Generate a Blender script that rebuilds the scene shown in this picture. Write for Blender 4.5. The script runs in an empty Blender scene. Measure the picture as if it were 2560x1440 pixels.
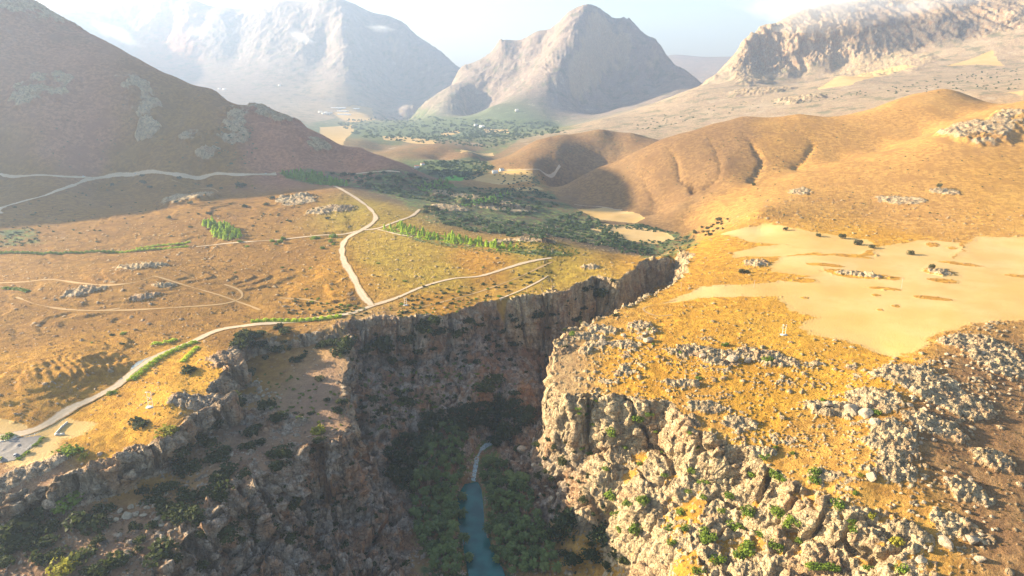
import bpy, math, random
import numpy as np
from mathutils import Vector, Matrix, Euler
random.seed(7); RNG = np.random.default_rng(11)
S = bpy.context.scene
COL = S.collection

# ------------------------------------------------------------------ camera, sky, sun, exposure
ZC = 350.0                       # height of the drone above the sea
F = 1280 / math.tan(math.radians(73.74 / 2))      # focal length in photo pixels
HORIZON = 190.0
TH = math.atan((720 - HORIZON) / F)
cam_d = bpy.data.cameras.new("camera"); cam = bpy.data.objects.new("camera", cam_d); COL.objects.link(cam)
cam_d.sensor_width = 36; cam_d.lens = 24; cam_d.clip_start = 1; cam_d.clip_end = 60000
cam.location = (0, 0, ZC); cam.rotation_euler = (math.pi / 2 - TH, 0, 0)
S.camera = cam
SUN_EL, SUN_AZ = 16.0, 12.0      # degrees; azimuth: how far ahead of straight left the sun stands
w = bpy.data.worlds.new("World"); S.world = w; w.use_nodes = True
nt = w.node_tree; bg = nt.nodes["Background"]
sky = nt.nodes.new("ShaderNodeTexSky"); sky.sky_type = 'NISHITA'; sky.sun_disc = False
sky.sun_elevation = math.radians(SUN_EL); sky.sun_rotation = math.radians(-(90 - SUN_AZ))
sky.altitude = 200; sky.dust_density = 1.4; sky.ozone_density = 0.8
nt.links.new(sky.outputs[0], bg.inputs[0]); bg.inputs[1].default_value = 0.06
sd = Vector((-math.cos(math.radians(SUN_EL)) * math.cos(math.radians(SUN_AZ)),
             math.cos(math.radians(SUN_EL)) * math.sin(math.radians(SUN_AZ)), math.sin(math.radians(SUN_EL))))
sun_d = bpy.data.lights.new("sun", 'SUN'); sun = bpy.data.objects.new("sun", sun_d); COL.objects.link(sun)
sun_d.energy = 5.0; sun_d.angle = math.radians(0.6); sun_d.color = (1.0, 0.82, 0.56)
sun.rotation_euler = sd.to_track_quat('Z', 'Y').to_euler(); sun.location = (-300, 60, 700)
vs = S.view_settings; vs.view_transform = 'Standard'; vs.look = 'None'; vs.gamma = 1; vs.exposure = 2.4
cy = S.cycles
cy.use_denoising = True; cy.max_bounces = 5; cy.diffuse_bounces = 3; cy.glossy_bounces = 2
cy.transparent_max_bounces = 6; cy.volume_bounces = 1; cy.volume_step_rate = 2.0; cy.volume_max_steps = 96
HAZE_DENSITY = 0.000094

# ------------------------------------------------------------------ photo pixel -> point of the place
CT, ST = math.cos(TH), math.sin(TH)
def ray(px, py):
    u = (px - 1280) / F; v = (720 - py) / F
    return np.array([u, CT + v * ST, -ST + v * CT])
def at_d(px, py, d):             # ground point lying d metres below the drone
    r = ray(px, py); k = -d / r[2]; return r * k
def at_y(px, py, Y):             # point Y metres ahead
    r = ray(px, py); return r * (Y / r[1])
def project(x, y, z):            # z relative to the camera
    fw = y * CT - z * ST; up = y * ST + z * CT
    return 1280 + F * x / fw, 720 - F * up / fw

# ------------------------------------------------------------------ noise
def _hash(ix, iy, iz=None, seed=0):
    h = (ix.astype(np.int64) * 374761393 + iy.astype(np.int64) * 668265263 + seed * 974634777)
    if iz is not None: h = h + iz.astype(np.int64) * 2147483647 % 1103515245
    h = (h ^ (h >> 13)) * 1274126177 & 0x7fffffff
    h = (h ^ (h >> 16)) * 668265263 & 0x7fffffff
    return (h ^ (h >> 15))
def rnd(ix, iy, seed=0, iz=None):
    return (_hash(ix, iy, iz, seed) & 0xffff).astype(np.float32) / 65535.0
def noise2(x, y, seed=0):
    ix = np.floor(x); iy = np.floor(y); fx = (x - ix).astype(np.float32); fy = (y - iy).astype(np.float32)
    ix = ix.astype(np.int64); iy = iy.astype(np.int64)
    ux = fx * fx * fx * (fx * (fx * 6 - 15) + 10); uy = fy * fy * fy * (fy * (fy * 6 - 15) + 10)
    def g(a, b, dx, dy):
        t = rnd(a, b, seed) * (2 * np.pi)
        return np.cos(t) * dx + np.sin(t) * dy
    n0 = g(ix, iy, fx, fy) * (1 - ux) + g(ix + 1, iy, fx - 1, fy) * ux
    n1 = g(ix, iy + 1, fx, fy - 1) * (1 - ux) + g(ix + 1, iy + 1, fx - 1, fy - 1) * ux
    return (n0 * (1 - uy) + n1 * uy) * 1.4
def fbm(x, y, octv=4, seed=0, gain=0.5, ridged=False):
    o = np.zeros_like(x, dtype=np.float32); a = 1.0; t = 0
    for k in range(octv):
        n = noise2(x * 2 ** k + 17.3 * k, y * 2 ** k - 9.1 * k, seed + k)
        o += a * ((1 - 2 * np.abs(n)) if ridged else n); t += a; a *= gain
    return o / t
def noise3(x, y, z, seed=0):
    ix = np.floor(x); iy = np.floor(y); iz = np.floor(z)
    fx = (x - ix).astype(np.float32); fy = (y - iy).astype(np.float32); fz = (z - iz).astype(np.float32)
    ix = ix.astype(np.int64); iy = iy.astype(np.int64); iz = iz.astype(np.int64)
    s = lambda t: t * t * (3 - 2 * t)
    ux, uy, uz = s(fx), s(fy), s(fz); o = 0
    for a in (0, 1):
        for b in (0, 1):
            for c in (0, 1):
                wgt = (ux if a else 1 - ux) * (uy if b else 1 - uy) * (uz if c else 1 - uz)
                o = o + wgt * rnd(ix + a, iy + b, seed, iz + c)
    return o * 2 - 1
def fbm3(x, y, z, octv=3, seed=0, gain=0.5, ridged=False):
    o = 0; a = 1.0; t = 0
    for k in range(octv):
        n = noise3(x * 2 ** k + 3.7 * k, y * 2 ** k, z * 2 ** k + 1.3 * k, seed + k)
        o = o + a * ((1 - 2 * np.abs(n)) if ridged else n); t += a; a *= gain
    return o / t
def worley(x, y, seed=0):        # distance to the nearest jittered point, and that cell's random number
    ix = np.floor(x).astype(np.int64); iy = np.floor(y).astype(np.int64)
    best = np.full(x.shape, 9.0, np.float32); idn = np.zeros(x.shape, np.float32)
    for a in (-1, 0, 1):
        for b in (-1, 0, 1):
            cx = ix + a; cy_ = iy + b
            d = (cx + rnd(cx, cy_, seed) - x) ** 2 + (cy_ + rnd(cx, cy_, seed + 5) - y) ** 2
            m = d < best; best = np.where(m, d, best).astype(np.float32); idn = np.where(m, rnd(cx, cy_, seed + 9), idn)
    return np.sqrt(best), idn
def sstep(a, b, x):
    t = np.clip((x - a) / (b - a), 0, 1); return t * t * (3 - 2 * t)

# ------------------------------------------------------------------ smooth surfaces through surveyed points
class Surf:                      # multiquadric surface in (bearing, log range)
    KL = 0.55
    def __init__(s, pts, c=0.009, lam=2e-4):
        p = np.array(pts, float); x, y, z = p[:, 0], p[:, 1], p[:, 2]
        s.c = c; s.q = np.stack([np.arctan2(x, y), s.KL * np.log(np.hypot(x, y))], 1)
        n = len(p); d = np.sqrt(((s.q[:, None] - s.q[None]) ** 2).sum(2) + c * c) - np.eye(n) * lam * 0
        A = np.zeros((n + 3, n + 3)); A[:n, :n] = d - np.eye(n) * lam
        A[:n, n] = 1; A[:n, n + 1:] = s.q; A[n:, :n] = A[:n, n:].T
        s.w = np.linalg.solve(A, np.concatenate([z, np.zeros(3)]))
    def __call__(s, az, lr):
        o = np.empty(az.shape, np.float32); a = az.ravel(); l = lr.ravel() * s.KL; r = o.ravel(); n = len(s.q)
        for i in range(0, len(a), 20000):
            d = np.sqrt((a[i:i + 20000, None] - s.q[None, :, 0]) ** 2 + (l[i:i + 20000, None] - s.q[None, :, 1]) ** 2 + s.c ** 2)
            r[i:i + 20000] = d @ s.w[:n] + s.w[n] + a[i:i + 20000] * s.w[n + 1] + l[i:i + 20000] * s.w[n + 2]
        return r.reshape(az.shape)

P, T_, G_ = [], [], []           # upper ground, left terrace, gorge floor
def D(lst, *rows):
    for px, py, d in rows: lst.append(at_d(px, py, d))
def FY(Y): return Y if Y < 2400 else 2400 + (Y - 2400) * 1.65       # the far ranges stand further off
def Yp(lst, *rows):
    for px, py, Y in rows: Y = FY(Y); lst.append(at_y(px, py, Y))
def ridge(lst, rows, back=1.1, drop=60):          # crest seen against what lies behind, with ground falling away behind it
    for px, py, Y in rows:
        if Y > 2900: Y = FY(Y)
        p = at_y(px, py, Y); lst.append(p); b = p * back; b[2] = p[2] - drop; lst.append(b)

# left plateau
D(P, (0,1120,246),(60,1130,246),(150,1060,246),(230,1000,245),(-300,1150,246),(100,950,234),(0,1000,237),(200,900,235),(-300,950,232),
  (300,930,244),(330,945,244.5),(480,855,244),(640,812,243),(870,785,242),(930,765,242),(100,700,240),(300,680,231),(400,690,232),(560,720,239),(300,800,244.5),
  (600,770,244),(150,830,245),(0,800,245),(-300,800,244),(-300,650,243),(380,720,236),(220,745,240),
  (900,600,237),(1000,580,235),(1100,650,236),(1250,640,234),(1350,640,234),(1000,720,240),(1150,700,239),(930,575,237),(850,600,239),
  (700,600,241),(500,610,243),(300,630,245),(100,635,245),(0,640,245),(0,520,229),(150,480,225),(330,440,216),(500,438,214),(690,433,214),
  (-300,520,225),(-300,445,205),(250,445,218),(0,440,206),(500,500,226),(700,500,228),(300,540,237),(550,560,238),(850,470,224),(940,540,232),(780,540,233),
  (1430,642,237),(1500,640,238),(1545,652,240),(1350,600,238),(1400,690,240),(1300,700,240),(1200,740,243),(1100,770,243),(1000,780,243),
  (430,985,236),(350,1030,243),(250,1080,246),(150,1150,247),(0,1200,252),(-300,1220,254),(300,1120,248),(480,960,243),(555,890,240),(590,860,244),(700,820,244.5),(800,805,243.5))
# foot of the left mountain, dark spur beyond the conifers
D(P, (870,431,218),(1050,429,228),(900,450,226),(1000,480,238),(1060,465,242),(1130,462,252),(1150,455,252),(1280,482,262),(1400,505,272),(1500,550,277),
  (1600,592,282),(1100,520,246),(1200,550,255),(1300,575,263),(1400,590,268),(1500,605,274),(1100,565,240),(1200,590,243),(950,510,236),(800,445,219))
# left mountain
ridge(P, [(-400,-220,2150),(-200,-140,2150),(0,-45,2150),(60,-10,2120),(105,20,2080),(118,34,2060),(141,46,2050),(197,74,2020),(239,90,2000),(281,112,1980),
  (352,151,1950),(440,192,1920),(510,218,1890),(541,229,1880),(552,240,1880),(643,264,1850),(675,278,1830),(749,309,1810),(809,338,1790),(900,369,1770),(960,392,1750),(1010,409,1730)], 1.12, 120)
Yp(P, (-300,200,1650),(-100,300,1560),(100,300,1600),(300,300,1660),(500,330,1660),(700,370,1650),(100,150,1800),(300,200,1780),(450,270,1760),(600,330,1700),(800,400,1660),(400,395,1570),(500,405,1570))
# valley of the river and the far valley floor
D(P, (1650,640,284),(1700,612,276),(1735,600,274),(1580,585,281),(1480,570,280),(1660,600,282),(1540,540,278),(1450,525,278),(1600,550,278),
  (1380,480,281),(1250,450,281),(1140,440,281),(1050,422,279),(1300,440,271),(1350,465,274),(1200,430,273),(1100,400,281),(1150,350,290),(1000,345,292),
  (950,300,335),(850,300,330),(1250,322,312),(850,335,298),(1100,320,315),(1400,314,300),(1050,300,335),(1180,300,335),
  (980,378,262),(1090,372,254),(1180,382,264),(1090,400,262),(1000,400,266),(900,352,270))
ridge(P, [(960,378,2750),(1030,366,2700),(1090,362,2700),(1150,370,2700),(1200,384,2700)], 1.06, 12)
# small round hill, smooth brown hill, spur on the right
ridge(P, [(1230,402,2200),(1340,352,2280),(1400,338,2300),(1500,327,2300),(1580,335,2280),(1640,350,2250)], 1.12, 50)
D(P, (1230,420,266),(1400,415,262),(1500,400,252),(1350,430,268),(1550,390,240))
ridge(P, [(1400,466,1800),(1450,442,1790),(1500,417,1780),(1580,383,1770),(1650,350,1770),(1700,334,1775),(1780,310,1782),(1860,291,1790),(2000,285,1800),(2150,279,1800),
  (2230,252,1830),(2280,236,1860),(2360,222,1880),(2420,240,1880),(2480,266,1860)], 1.13, 70)
D(P, (1390,488,282),(1450,500,282),(1550,522,283),(1640,540,283))
Yp(P, (1550,455,1645),(1640,470,1525),(1700,420,1561),(1800,420,1483),(1800,360,1621),(1950,350,1598),(2100,330,1635),(2300,275,1711))
ridge(P, [(1640,541,1370),(1700,512,1365),(1780,481,1370),(1900,460,1360),(2000,431,1400),(2100,405,1440),(2200,380,1470),(2300,343,1520),(2400,298,1580),(2480,272,1620),(2560,252,1640),(2800,200,1700),(3000,170,1700)], 1.03, 3)
D(P, (1710,562,272),(1800,548,246))
Yp(P, (1900,530,1080),(2050,520,1120),(2200,520,1120),(2400,520,1080),(2560,540,1020),(2200,450,1260),(2400,420,1280),(2560,400,1300),(2800,450,1200),(2000,490,1200),(2350,350,1430))
# long slope and crag far right
Yp(P, (1500,300,3000),(1300,328,3250),(1600,290,3000),(1800,250,3000),(1750,215,3300),(2000,250,2800),(2200,220,2800),(2500,200,2700),(2560,150,3100),(2100,190,3100),
  (2300,165,3200),(1850,200,3300),(2450,240,2400),(2800,100,3000),(1700,240,3200))
ridge(P, [(1762,215,3480),(1790,192,3520),(1812,178,3550),(1832,150,3580),(1862,112,3620),(1882,92,3640),(1910,70,3680),(2000,30,3800),(2120,5,3900),(2300,-20,3950),(2560,-70,4000),(2900,-140,4000)], 1.15, 160)
Yp(P, (1800,206,3440),(1900,185,3500),(2000,176,3500),(2100,160,3500),(2200,140,3480),(2300,120,3440),(2420,90,3400),(2560,60,3350),(2800,40,3200),
  (1900,130,3600),(2000,100,3600),(2100,80,3600),(2200,60,3600),(2350,40,3560),(2480,10,3560))
# peak in the middle
ridge(P, [(1010,300,4300),(1060,264,4500),(1110,228,4600),(1142,200,4700),(1150,176,4750),(1200,150,4750),(1232,130,4750),(1250,104,4750),(1300,104,4720),(1340,86,4650),(1400,60,4560),
  (1440,37,4500),(1482,46,4520),(1502,70,4540),(1560,80,4560),(1600,104,4560),(1640,124,4540),(1700,168,4450),(1755,212,4300)], 1.12, 220)
Yp(P, (1432,75,4420),(1446,130,4330),(1402,185,4200),(1390,222,4120),(1300,240,4050),(1232,266,3950),(1216,296,3800),(1250,200,4500),(1150,230,4400),(1300,160,4560),(1350,130,4560),
  (1100,270,4250),(1150,290,4050),(1550,150,4520),(1500,210,4380),(1600,200,4420),(1550,270,3950),(1680,240,3980),(1450,240,4250),(1450,290,3800),(1350,280,3820),(1500,100,4530),(1640,170,4500))
# far massif on the left, far low ridge
ridge(P, [(-300,40,6300),(0,20,6300),(110,12,6300),(200,10,6300),(300,0,6300),(400,-12,6250),(480,2,6200),(512,20,6150),(560,25,6100),(640,20,6100),(700,5,6050),(800,-5,6000),(850,0,5950),(900,25,5950),
  (962,52,5900),(1000,78,5850),(1060,115,5800),(1110,145,5750),(1150,170,5700),(1220,215,5600)], 1.15, 300)
Yp(P, (850,60,5700),(872,150,5450),(906,210,5250),(895,245,5050),(930,290,4600),(780,200,5300),(700,100,5750),(600,120,5800),(500,150,5700),(640,230,5000),(760,250,4900),(700,260,4700),
  (980,150,5750),(1000,220,5600),(970,280,5000),(1050,200,5650),(1030,270,5000),(300,120,5900),(420,80,6000),(550,200,5300),(820,120,5650),(930,120,5750))
ridge(P, [(1600,160,8500),(1680,138,8500),(1720,141,8500),(1760,151,8500),(1800,147,8500),(1836,151,8500),(1950,140,8500)], 1.1, 200)
Yp(P, (1700,175,7000),(1780,190,6500),(1720,200,6500))
# right plateau with stubble fields, its rocky slope
D(P, (1600,664,238),(1700,648,238),(1750,605,242),(1830,575,229),(1900,565,223),(2100,600,222.5),(2300,620,221),(2560,640,220),(2000,650,223),(1800,660,229),(1660,690,234),(2100,700,223),
  (2300,700,220),(2560,720,218),(1800,720,227),(2000,740,225),(2300,780,220.5),(2560,790,217),(1760,760,229),(1900,800,227),(2100,850,226),(2200,890,226),(2800,700,216),(2800,850,214),
  (1950,632,226),(2080,655,221.5),(1660,720,233),(1600,750,232),(1500,790,232),(1420,825,232),(1500,860,234),(1650,850,231),(1800,870,229),(1450,930,239),(1600,960,238),(1800,960,235),
  (2000,930,230),(2200,950,225.5),(2320,900,222),(2450,845,218),(2560,815,217),(1700,1040,243),(1840,1140,250),(1940,1200,254),(2050,1280,258),(2100,1050,238),(2250,1050,232),(2350,1000,230),(2560,940,228),
  (2560,1050,237),(2450,1100,240),(2300,1200,245),(2560,1200,246),(2200,1300,256),(2400,1350,257),(2560,1400,258),(2200,1440,264),(2400,1500,265),(2800,1000,236),(2800,1300,256),(2150,1200,246))
D(P, (-300,1700,300),(500,1700,300),(1200,1900,310),(2000,1700,290),(2700,1700,280))
# left terrace under the upper cliffs
D(T_, (620,905,260),(690,880,256),(780,870,256),(560,965,262),(700,1000,266),(800,1010,267),(900,1050,274),(600,1030,264),(830,1095,265),(700,1120,266),(500,1150,264),(560,1200,266),(650,1200,268),
  (400,1230,268),(330,1275,270),(200,1290,269.5),(0,1300,268),(100,1400,273),(300,1420,275),(450,1420,278),(560,1290,272),(700,1172,268),(760,1130,266),(865,1086,263),(-300,1320,270),(-300,1700,296),(300,1700,296),(880,850,249),
  (880,950,262),(1000,1200,272),(1000,900,255),(650,960,262),(480,1080,259),(440,1160,265))
# gorge floor and the scree under the walls
D(G_, (1190,1440,349),(1185,1300,347.5),(1180,1220,346),(1165,1150,342),(1185,1090,338),(1230,1050,334),(1120,1150,340),(1080,1250,344),(1110,1440,346),(1250,1250,344.5),(1310,1350,345),(1350,1440,346),
  (1060,1100,330),(1000,1050,312),(930,1130,313),(960,1200,327),(890,1252,323),(1000,1300,340),(920,1330,329),(800,1350,322),(712,1302,312),(720,1380,315),(640,1440,314),(560,1440,306),(640,1350,306),(1050,1440,346),(900,1440,330),
  (1350,1200,331),(1330,1130,330),(1340,1050,326),(1400,1100,316),(1440,1150,302),(1420,1240,324),(1500,1210,298),(1600,1250,293),(1700,1260,287),(1500,1330,328),(1600,1350,313),(1560,1440,331),
  (1700,1400,298),(1850,1330,287),(1850,1440,290),(2000,1440,284),(1750,1180,277),(1880,1250,276),(2050,1370,276),(1640,1440,312),
  (1100,960,300),(1200,960,300),(1060,1000,305),(900,980,288),(870,1050,294),(1000,940,295),(1300,960,302),(1200,1800,370),(1700,1800,330),(700,1800,340))
for x, y, d in ((60,690,330),(60,720,322),(30,700,326),(100,760,320),(120,720,316),(165,815,310),(230,905,288),(280,990,274),(300,1060,272),(120,840,310),(200,800,306),(90,640,315)): G_.append(np.array([x, y, -d]))

SP, ST_, SG = Surf(P), Surf(T_), Surf(G_)

# cliff lines (px, py, depth, half width of the step)
V_LINE = [(1690,668,266,18),(1615,664,250,7),(1585,690,241,5),(1545,716,243,5),(1490,704,242,6),(1415,736,242,6),(1300,749,243,6),(1230,752,243,6),(1140,786,244,6),(1060,801,244,6),(960,802,244,6),(872,818,245,6),(885,900,255,6),(855,985,262,6),
  (900,1040,271,6),(872,1088,263,5),(758,1132,266,5),(696,1173,268,5),(640,1215,270,5),(560,1290,274,6),(480,1370,278,7),(420,1440,281,8),(300,1650,298,10),(300,2300,310,10),
  (2400,2300,290,10),(2330,1640,276,10),(2215,1440,266,8),(2150,1370,263,7),(2050,1280,259,7),(1940,1200,255,7),(1840,1140,251,8),(1740,1090,247,8),(1660,1022,243,8),(1550,998,242,8),(1440,994,243,7),
  (1395,985,244,6),(1364,930,241,5),(1374,882,237,5),(1394,850,235,5),(1428,828,233,5),(1500,793,233,6),(1600,753,233,6),(1662,722,234,7),(1692,694,246,12),(1708,676,262,16)]
U_LINE = [(880,824,244.5,4),(760,838,245.5,5),(690,852,246,5),(625,860,246,4),(585,878,244,3),(612,925,249,3),(550,955,247,3),(505,978,243,3),(560,1000,246,3),(575,1030,251,3),(490,1062,251,3),(434,1086,248,3),
  (432,1112,249,2.5),(300,1160,252,2.5),(325,1184,256,2.5),(200,1222,258,2.5),(120,1240,258,3),(0,1252,258,3),(-250,1290,259,3),(-400,1700,290,5),(300,2300,300,5),(1150,2300,330,5),(1150,1000,300,5)]
def line_world(L): return np.array([list(at_d(a, b, c)[:2]) + [w_] for a, b, c, w_ in L])
VW, UW = line_world(V_LINE), line_world(U_LINE)
def poly_sd(x, y, W):            # signed distance (positive inside) and the local half width
    best = np.full(x.shape, 1e9, np.float32); wd = np.zeros(x.shape, np.float32); ins = np.zeros(x.shape, bool); n = len(W)
    for i in range(n):
        ax, ay, aw = W[i]; bx, by, bw = W[(i + 1) % n]
        dx, dy = bx - ax, by - ay; L2 = dx * dx + dy * dy + 1e-9
        t = np.clip(((x - ax) * dx + (y - ay) * dy) / L2, 0, 1)
        d = np.hypot(x - ax - t * dx, y - ay - t * dy); m = d < best
        best = np.where(m, d, best); wd = np.where(m, aw + t * (bw - aw), wd)
        if abs(dy) > 1e-9:
            c = ((ay > y) != (by > y)) & (x < (bx - ax) * (y - ay) / dy + ax); ins ^= c
    return np.where(ins, best, -best), wd

# ------------------------------------------------------------------ polar sheet of ground around the drone
NA, NR = 1500,1350
AZ = np.linspace(math.radians(-52), math.radians(52), NA); R0, R1 = 265.0, 17000.0
def grid_surf(Sf, na=330, nr=620, lo=R0, hi=R1):
    a = np.linspace(AZ[0], AZ[-1], na); l = np.linspace(math.log(lo), math.log(hi), nr)
    return Sf(*np.meshgrid(a, l)), (a[0], a[1] - a[0], l[0], l[1] - l[0])
def bil(gs, az, lr):
    g, (a0, da, l0, dl) = gs; nr, na = g.shape
    u = np.clip((az - a0) / da, 0, na - 1.001); v = np.clip((lr - l0) / dl, 0, nr - 1.001)
    i = u.astype(np.int32); j = v.astype(np.int32); fu = (u - i).astype(np.float32); fv = (v - j).astype(np.float32)
    return (g[j, i] * (1 - fu) + g[j, i + 1] * fu) * (1 - fv) + (g[j + 1, i] * (1 - fu) + g[j + 1, i + 1] * fu) * fv
GP = grid_surf(SP); GT = grid_surf(ST_, 300, 260, R0, 1300); GG = grid_surf(SG, 300, 260, R0, 1300)
def base_height(x, y, detail=True):
    az = np.arctan2(x, y); r = np.hypot(x, y); lr = np.log(r)
    zp = bil(GP, az, lr); out = zp.copy(); cliff = np.zeros_like(out); rim = np.full_like(out, -999.0)
    m = r < 1250
    if m.any():
        X, Yy = x[m], y[m]
        wx = fbm(X / 38, Yy / 38, 3, 3) * 11 + fbm(X / 9, Yy / 9, 2, 8) * 3.0
        s1, w1 = poly_sd(X, Yy, VW); s2, w2 = poly_sd(X, Yy, UW)
        calm = sstep(0, 12, np.abs(s1)) * 0 + 1
        zt = bil(GT, az[m], lr[m]); zg = bil(GG, az[m], lr[m]); z = zp[m]
        t2 = sstep(-1, 1, (s2 + wx * 0.9) / (w2 * (1 + 2.2 * np.clip(fbm(X / 30, Yy / 30, 2, 29) + 0.1, 0, 1)))); z = z + (np.minimum(zt, z) - z) * t2
        a1 = (s1 + wx * np.clip(w1 / 7, 0.3, 1.3)) / w1
        led = 0.5 + 0.5 * fbm(X / 60, Yy / 60, 2, 21)
        t1 = sstep(-1, 1, a1); t1 = t1 * (1 - 0.25 * led) + 0.25 * led * sstep(0.5, 4.0, a1)
        zz = z + (np.minimum(zg, z) - z) * t1
        out[m] = zz; rim[m] = s1
    return out, rim
def build_sheet():
    nc, nd = 360, 1500
    a = np.linspace(AZ[0], AZ[-1], nc); l = np.linspace(math.log(R0), math.log(R1), nd)
    A, L = np.meshgrid(a, l); R = np.exp(L)
    z, _ = base_height(R * np.sin(A), R * np.cos(A))
    dz = np.abs(np.diff(z, axis=0)) / R[1:]; dl = np.diff(L, axis=0)
    k = 0.34 * np.clip(1.25 - (L[1:] - math.log(900)) / 3.2, 0.35, 1.25)
    wgt = np.hypot(k * dl, np.minimum(dz, 0.05))
    ker = np.exp(-np.linspace(-2, 2, 9) ** 2); ker /= ker.sum()
    wp = np.pad(wgt, ((0, 0), (4, 4)), mode='edge')
    wgt = sum(ker[i] * wp[:, i:i + nc] for i in range(9))
    c = np.vstack([np.zeros((1, nc)), np.cumsum(wgt, 0)]); c /= c[-1]
    t = np.linspace(0, 1, NR); Lr = np.stack([np.interp(t, c[:, i], l) for i in range(nc)], 1)
    u = np.interp(AZ, a, np.arange(nc)); i0 = np.minimum(u.astype(int), nc - 2); f = u - i0
    Lf = Lr[:, i0] * (1 - f) + Lr[:, i0 + 1] * f
    Af = np.broadcast_to(AZ, Lf.shape); Rf = np.exp(Lf)
    return Rf * np.sin(Af), Rf * np.cos(Af)

def grid_normals(X, Y, Z):
    p = np.stack([X, Y, Z], -1)
    du = np.empty_like(p); dv = np.empty_like(p)
    du[:, 1:-1] = p[:, 2:] - p[:, :-2]; du[:, 0] = p[:, 1] - p[:, 0]; du[:, -1] = p[:, -1] - p[:, -2]
    dv[1:-1] = p[2:] - p[:-2]; dv[0] = p[1] - p[0]; dv[-1] = p[-1] - p[-2]
    n = np.cross(du, dv); n /= np.linalg.norm(n, axis=-1, keepdims=True) + 1e-12
    return n

class Look:                      # which ground point the photo shows at a pixel
    W, H = 1280, 720
    def __init__(s, X, Y, Z):
        s.p = np.stack([X.ravel(), Y.ravel(), Z.ravel()], 1)
        px, py = project(*s.p.T); ix = np.floor(px / 2).astype(int); iy = np.floor(py / 2).astype(int)
        ok = (ix >= 0) & (ix < s.W) & (iy >= 0) & (iy < s.H); idx = np.nonzero(ok)[0]
        r = np.hypot(s.p[idx, 0], s.p[idx, 1]); o = np.argsort(-r, kind='stable'); idx = idx[o]
        s.b = np.full(s.W * s.H, -1, np.int64); s.b[(iy[idx] * s.W + ix[idx])] = idx; s.b = s.b.reshape(s.H, s.W)
        s.r = np.hypot(s.p[:, 0], s.p[:, 1])
    def __call__(s, px, py):
        if py > 560 and not (0 <= px < 2560 and py < 1440):
            d = 230.0
            for _ in range(12):
                p = at_d(px, py, max(d, 60)); d = 0.5 * d - 0.5 * float(bil(GP, np.array([math.atan2(p[0], p[1])]), np.array([math.log(math.hypot(p[0], p[1]))]))[0])
            return at_d(px, py, max(d, 60))
        x = int(np.clip(px / 2, 0, s.W - 1)); y = int(np.clip(py / 2, 0, s.H - 1))
        for k in range(1, 12):
            c = s.b[max(0, y - k):y + k + 1, max(0, x - k):x + k + 1]; c = c[c >= 0]
            if len(c):
                q = s.p[c]; qx, qy = project(*q.T); d = np.hypot(qx - px, qy - py) + 0.002 * s.r[c]
                return q[np.argmin(d)].copy()
        return at_d(px, py, 240)

X, Y = build_sheet()
Z, RIM = base_height(X, Y)
LOOK0 = Look(X, Y, Z)
def wpoly(pts): return np.array([LOOK0(a, b)[:2] for a, b in pts])
def inside(x, y, W):
    ins = np.zeros(x.shape, bool); n = len(W)
    for i in range(n):
        ax, ay = W[i]; bx, by = W[(i + 1) % n]
        if abs(by - ay) > 1e-9: ins ^= ((ay > y) != (by > y)) & (x < (bx - ax) * (y - ay) / (by - ay) + ax)
    return ins
def poly_mask(pts, soft=4.0, wob=0.0):           # 1 inside a plot of ground, falling to 0 over its ragged edge
    W = wpoly(pts); soft = soft * (4.0 if 1.4 < soft < 3 and wob > 2.5 else 1); wob = wob * (2.2 if 1.9 < wob < 5 else 1); out = np.zeros(X.shape, np.float32); mg = soft * 3 + wob * 2
    m = (X > W[:, 0].min() - mg) & (X < W[:, 0].max() + mg) & (Y > W[:, 1].min() - mg) & (Y < W[:, 1].max() + mg)
    if not m.any(): return out
    x, y = X[m], Y[m]
    if wob: x = x + wob * fbm(x / (wob * 4), y / (wob * 4), 3, 41); y = y + wob * fbm(x / (wob * 4), y / (wob * 4), 3, 47)
    d = np.full(x.shape, 1e9, np.float32); n = len(W)
    for i in range(n):
        ax, ay = W[i]; bx, by = W[(i + 1) % n]; dx, dy = bx - ax, by - ay
        t = np.clip(((x - ax) * dx + (y - ay) * dy) / (dx * dx + dy * dy + 1e-9), 0, 1)
        d = np.minimum(d, np.hypot(x - ax - t * dx, y - ay - t * dy))
    s = np.where(inside(x, y, W), d, -d); out[m] = sstep(-soft, soft, s); return out
def blob_mask(rows):             # (px, py, rx, ry): patches given by the middle and the half axes seen in the photo
    out = np.zeros(X.shape, np.float32)
    for px, py, rx, ry in rows:
        c = LOOK0(px, py); a = LOOK0(px - rx, py); b = LOOK0(px + rx, py); e = LOOK0(px, py + ry)
        ra = max(2.0, min(np.hypot(*(b - a)[:2]) / 2, 2.2 * rx / F * np.hypot(*c[:2]))); rd = max(ra * 0.35, min(np.hypot(*(e - c)[:2]), ra * 4))
        ux, uy = c[:2] / np.hypot(*c[:2])
        q = 1.6 * max(ra, rd); m = (np.abs(X - c[0]) < q) & (np.abs(Y - c[1]) < q)
        if not m.any(): continue
        x, y = X[m] - c[0], Y[m] - c[1]; f = x * ux + y * uy; sdw = x * uy - y * ux
        d = np.hypot(f / rd, sdw / ra) + 0.35 * fbm(X[m] / (ra * 0.5), Y[m] / (ra * 0.5), 3, 61)
        out[m] = np.maximum(out[m], 1 - sstep(0.55, 1.05, d))
    return out

RANGE = np.hypot(X, Y)
CAPZ = 0.118 * np.hypot(X, Y); Z = np.where(Z > CAPZ, CAPZ + (Z - CAPZ) * 0.15, Z)
near = RANGE < 1400
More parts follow.
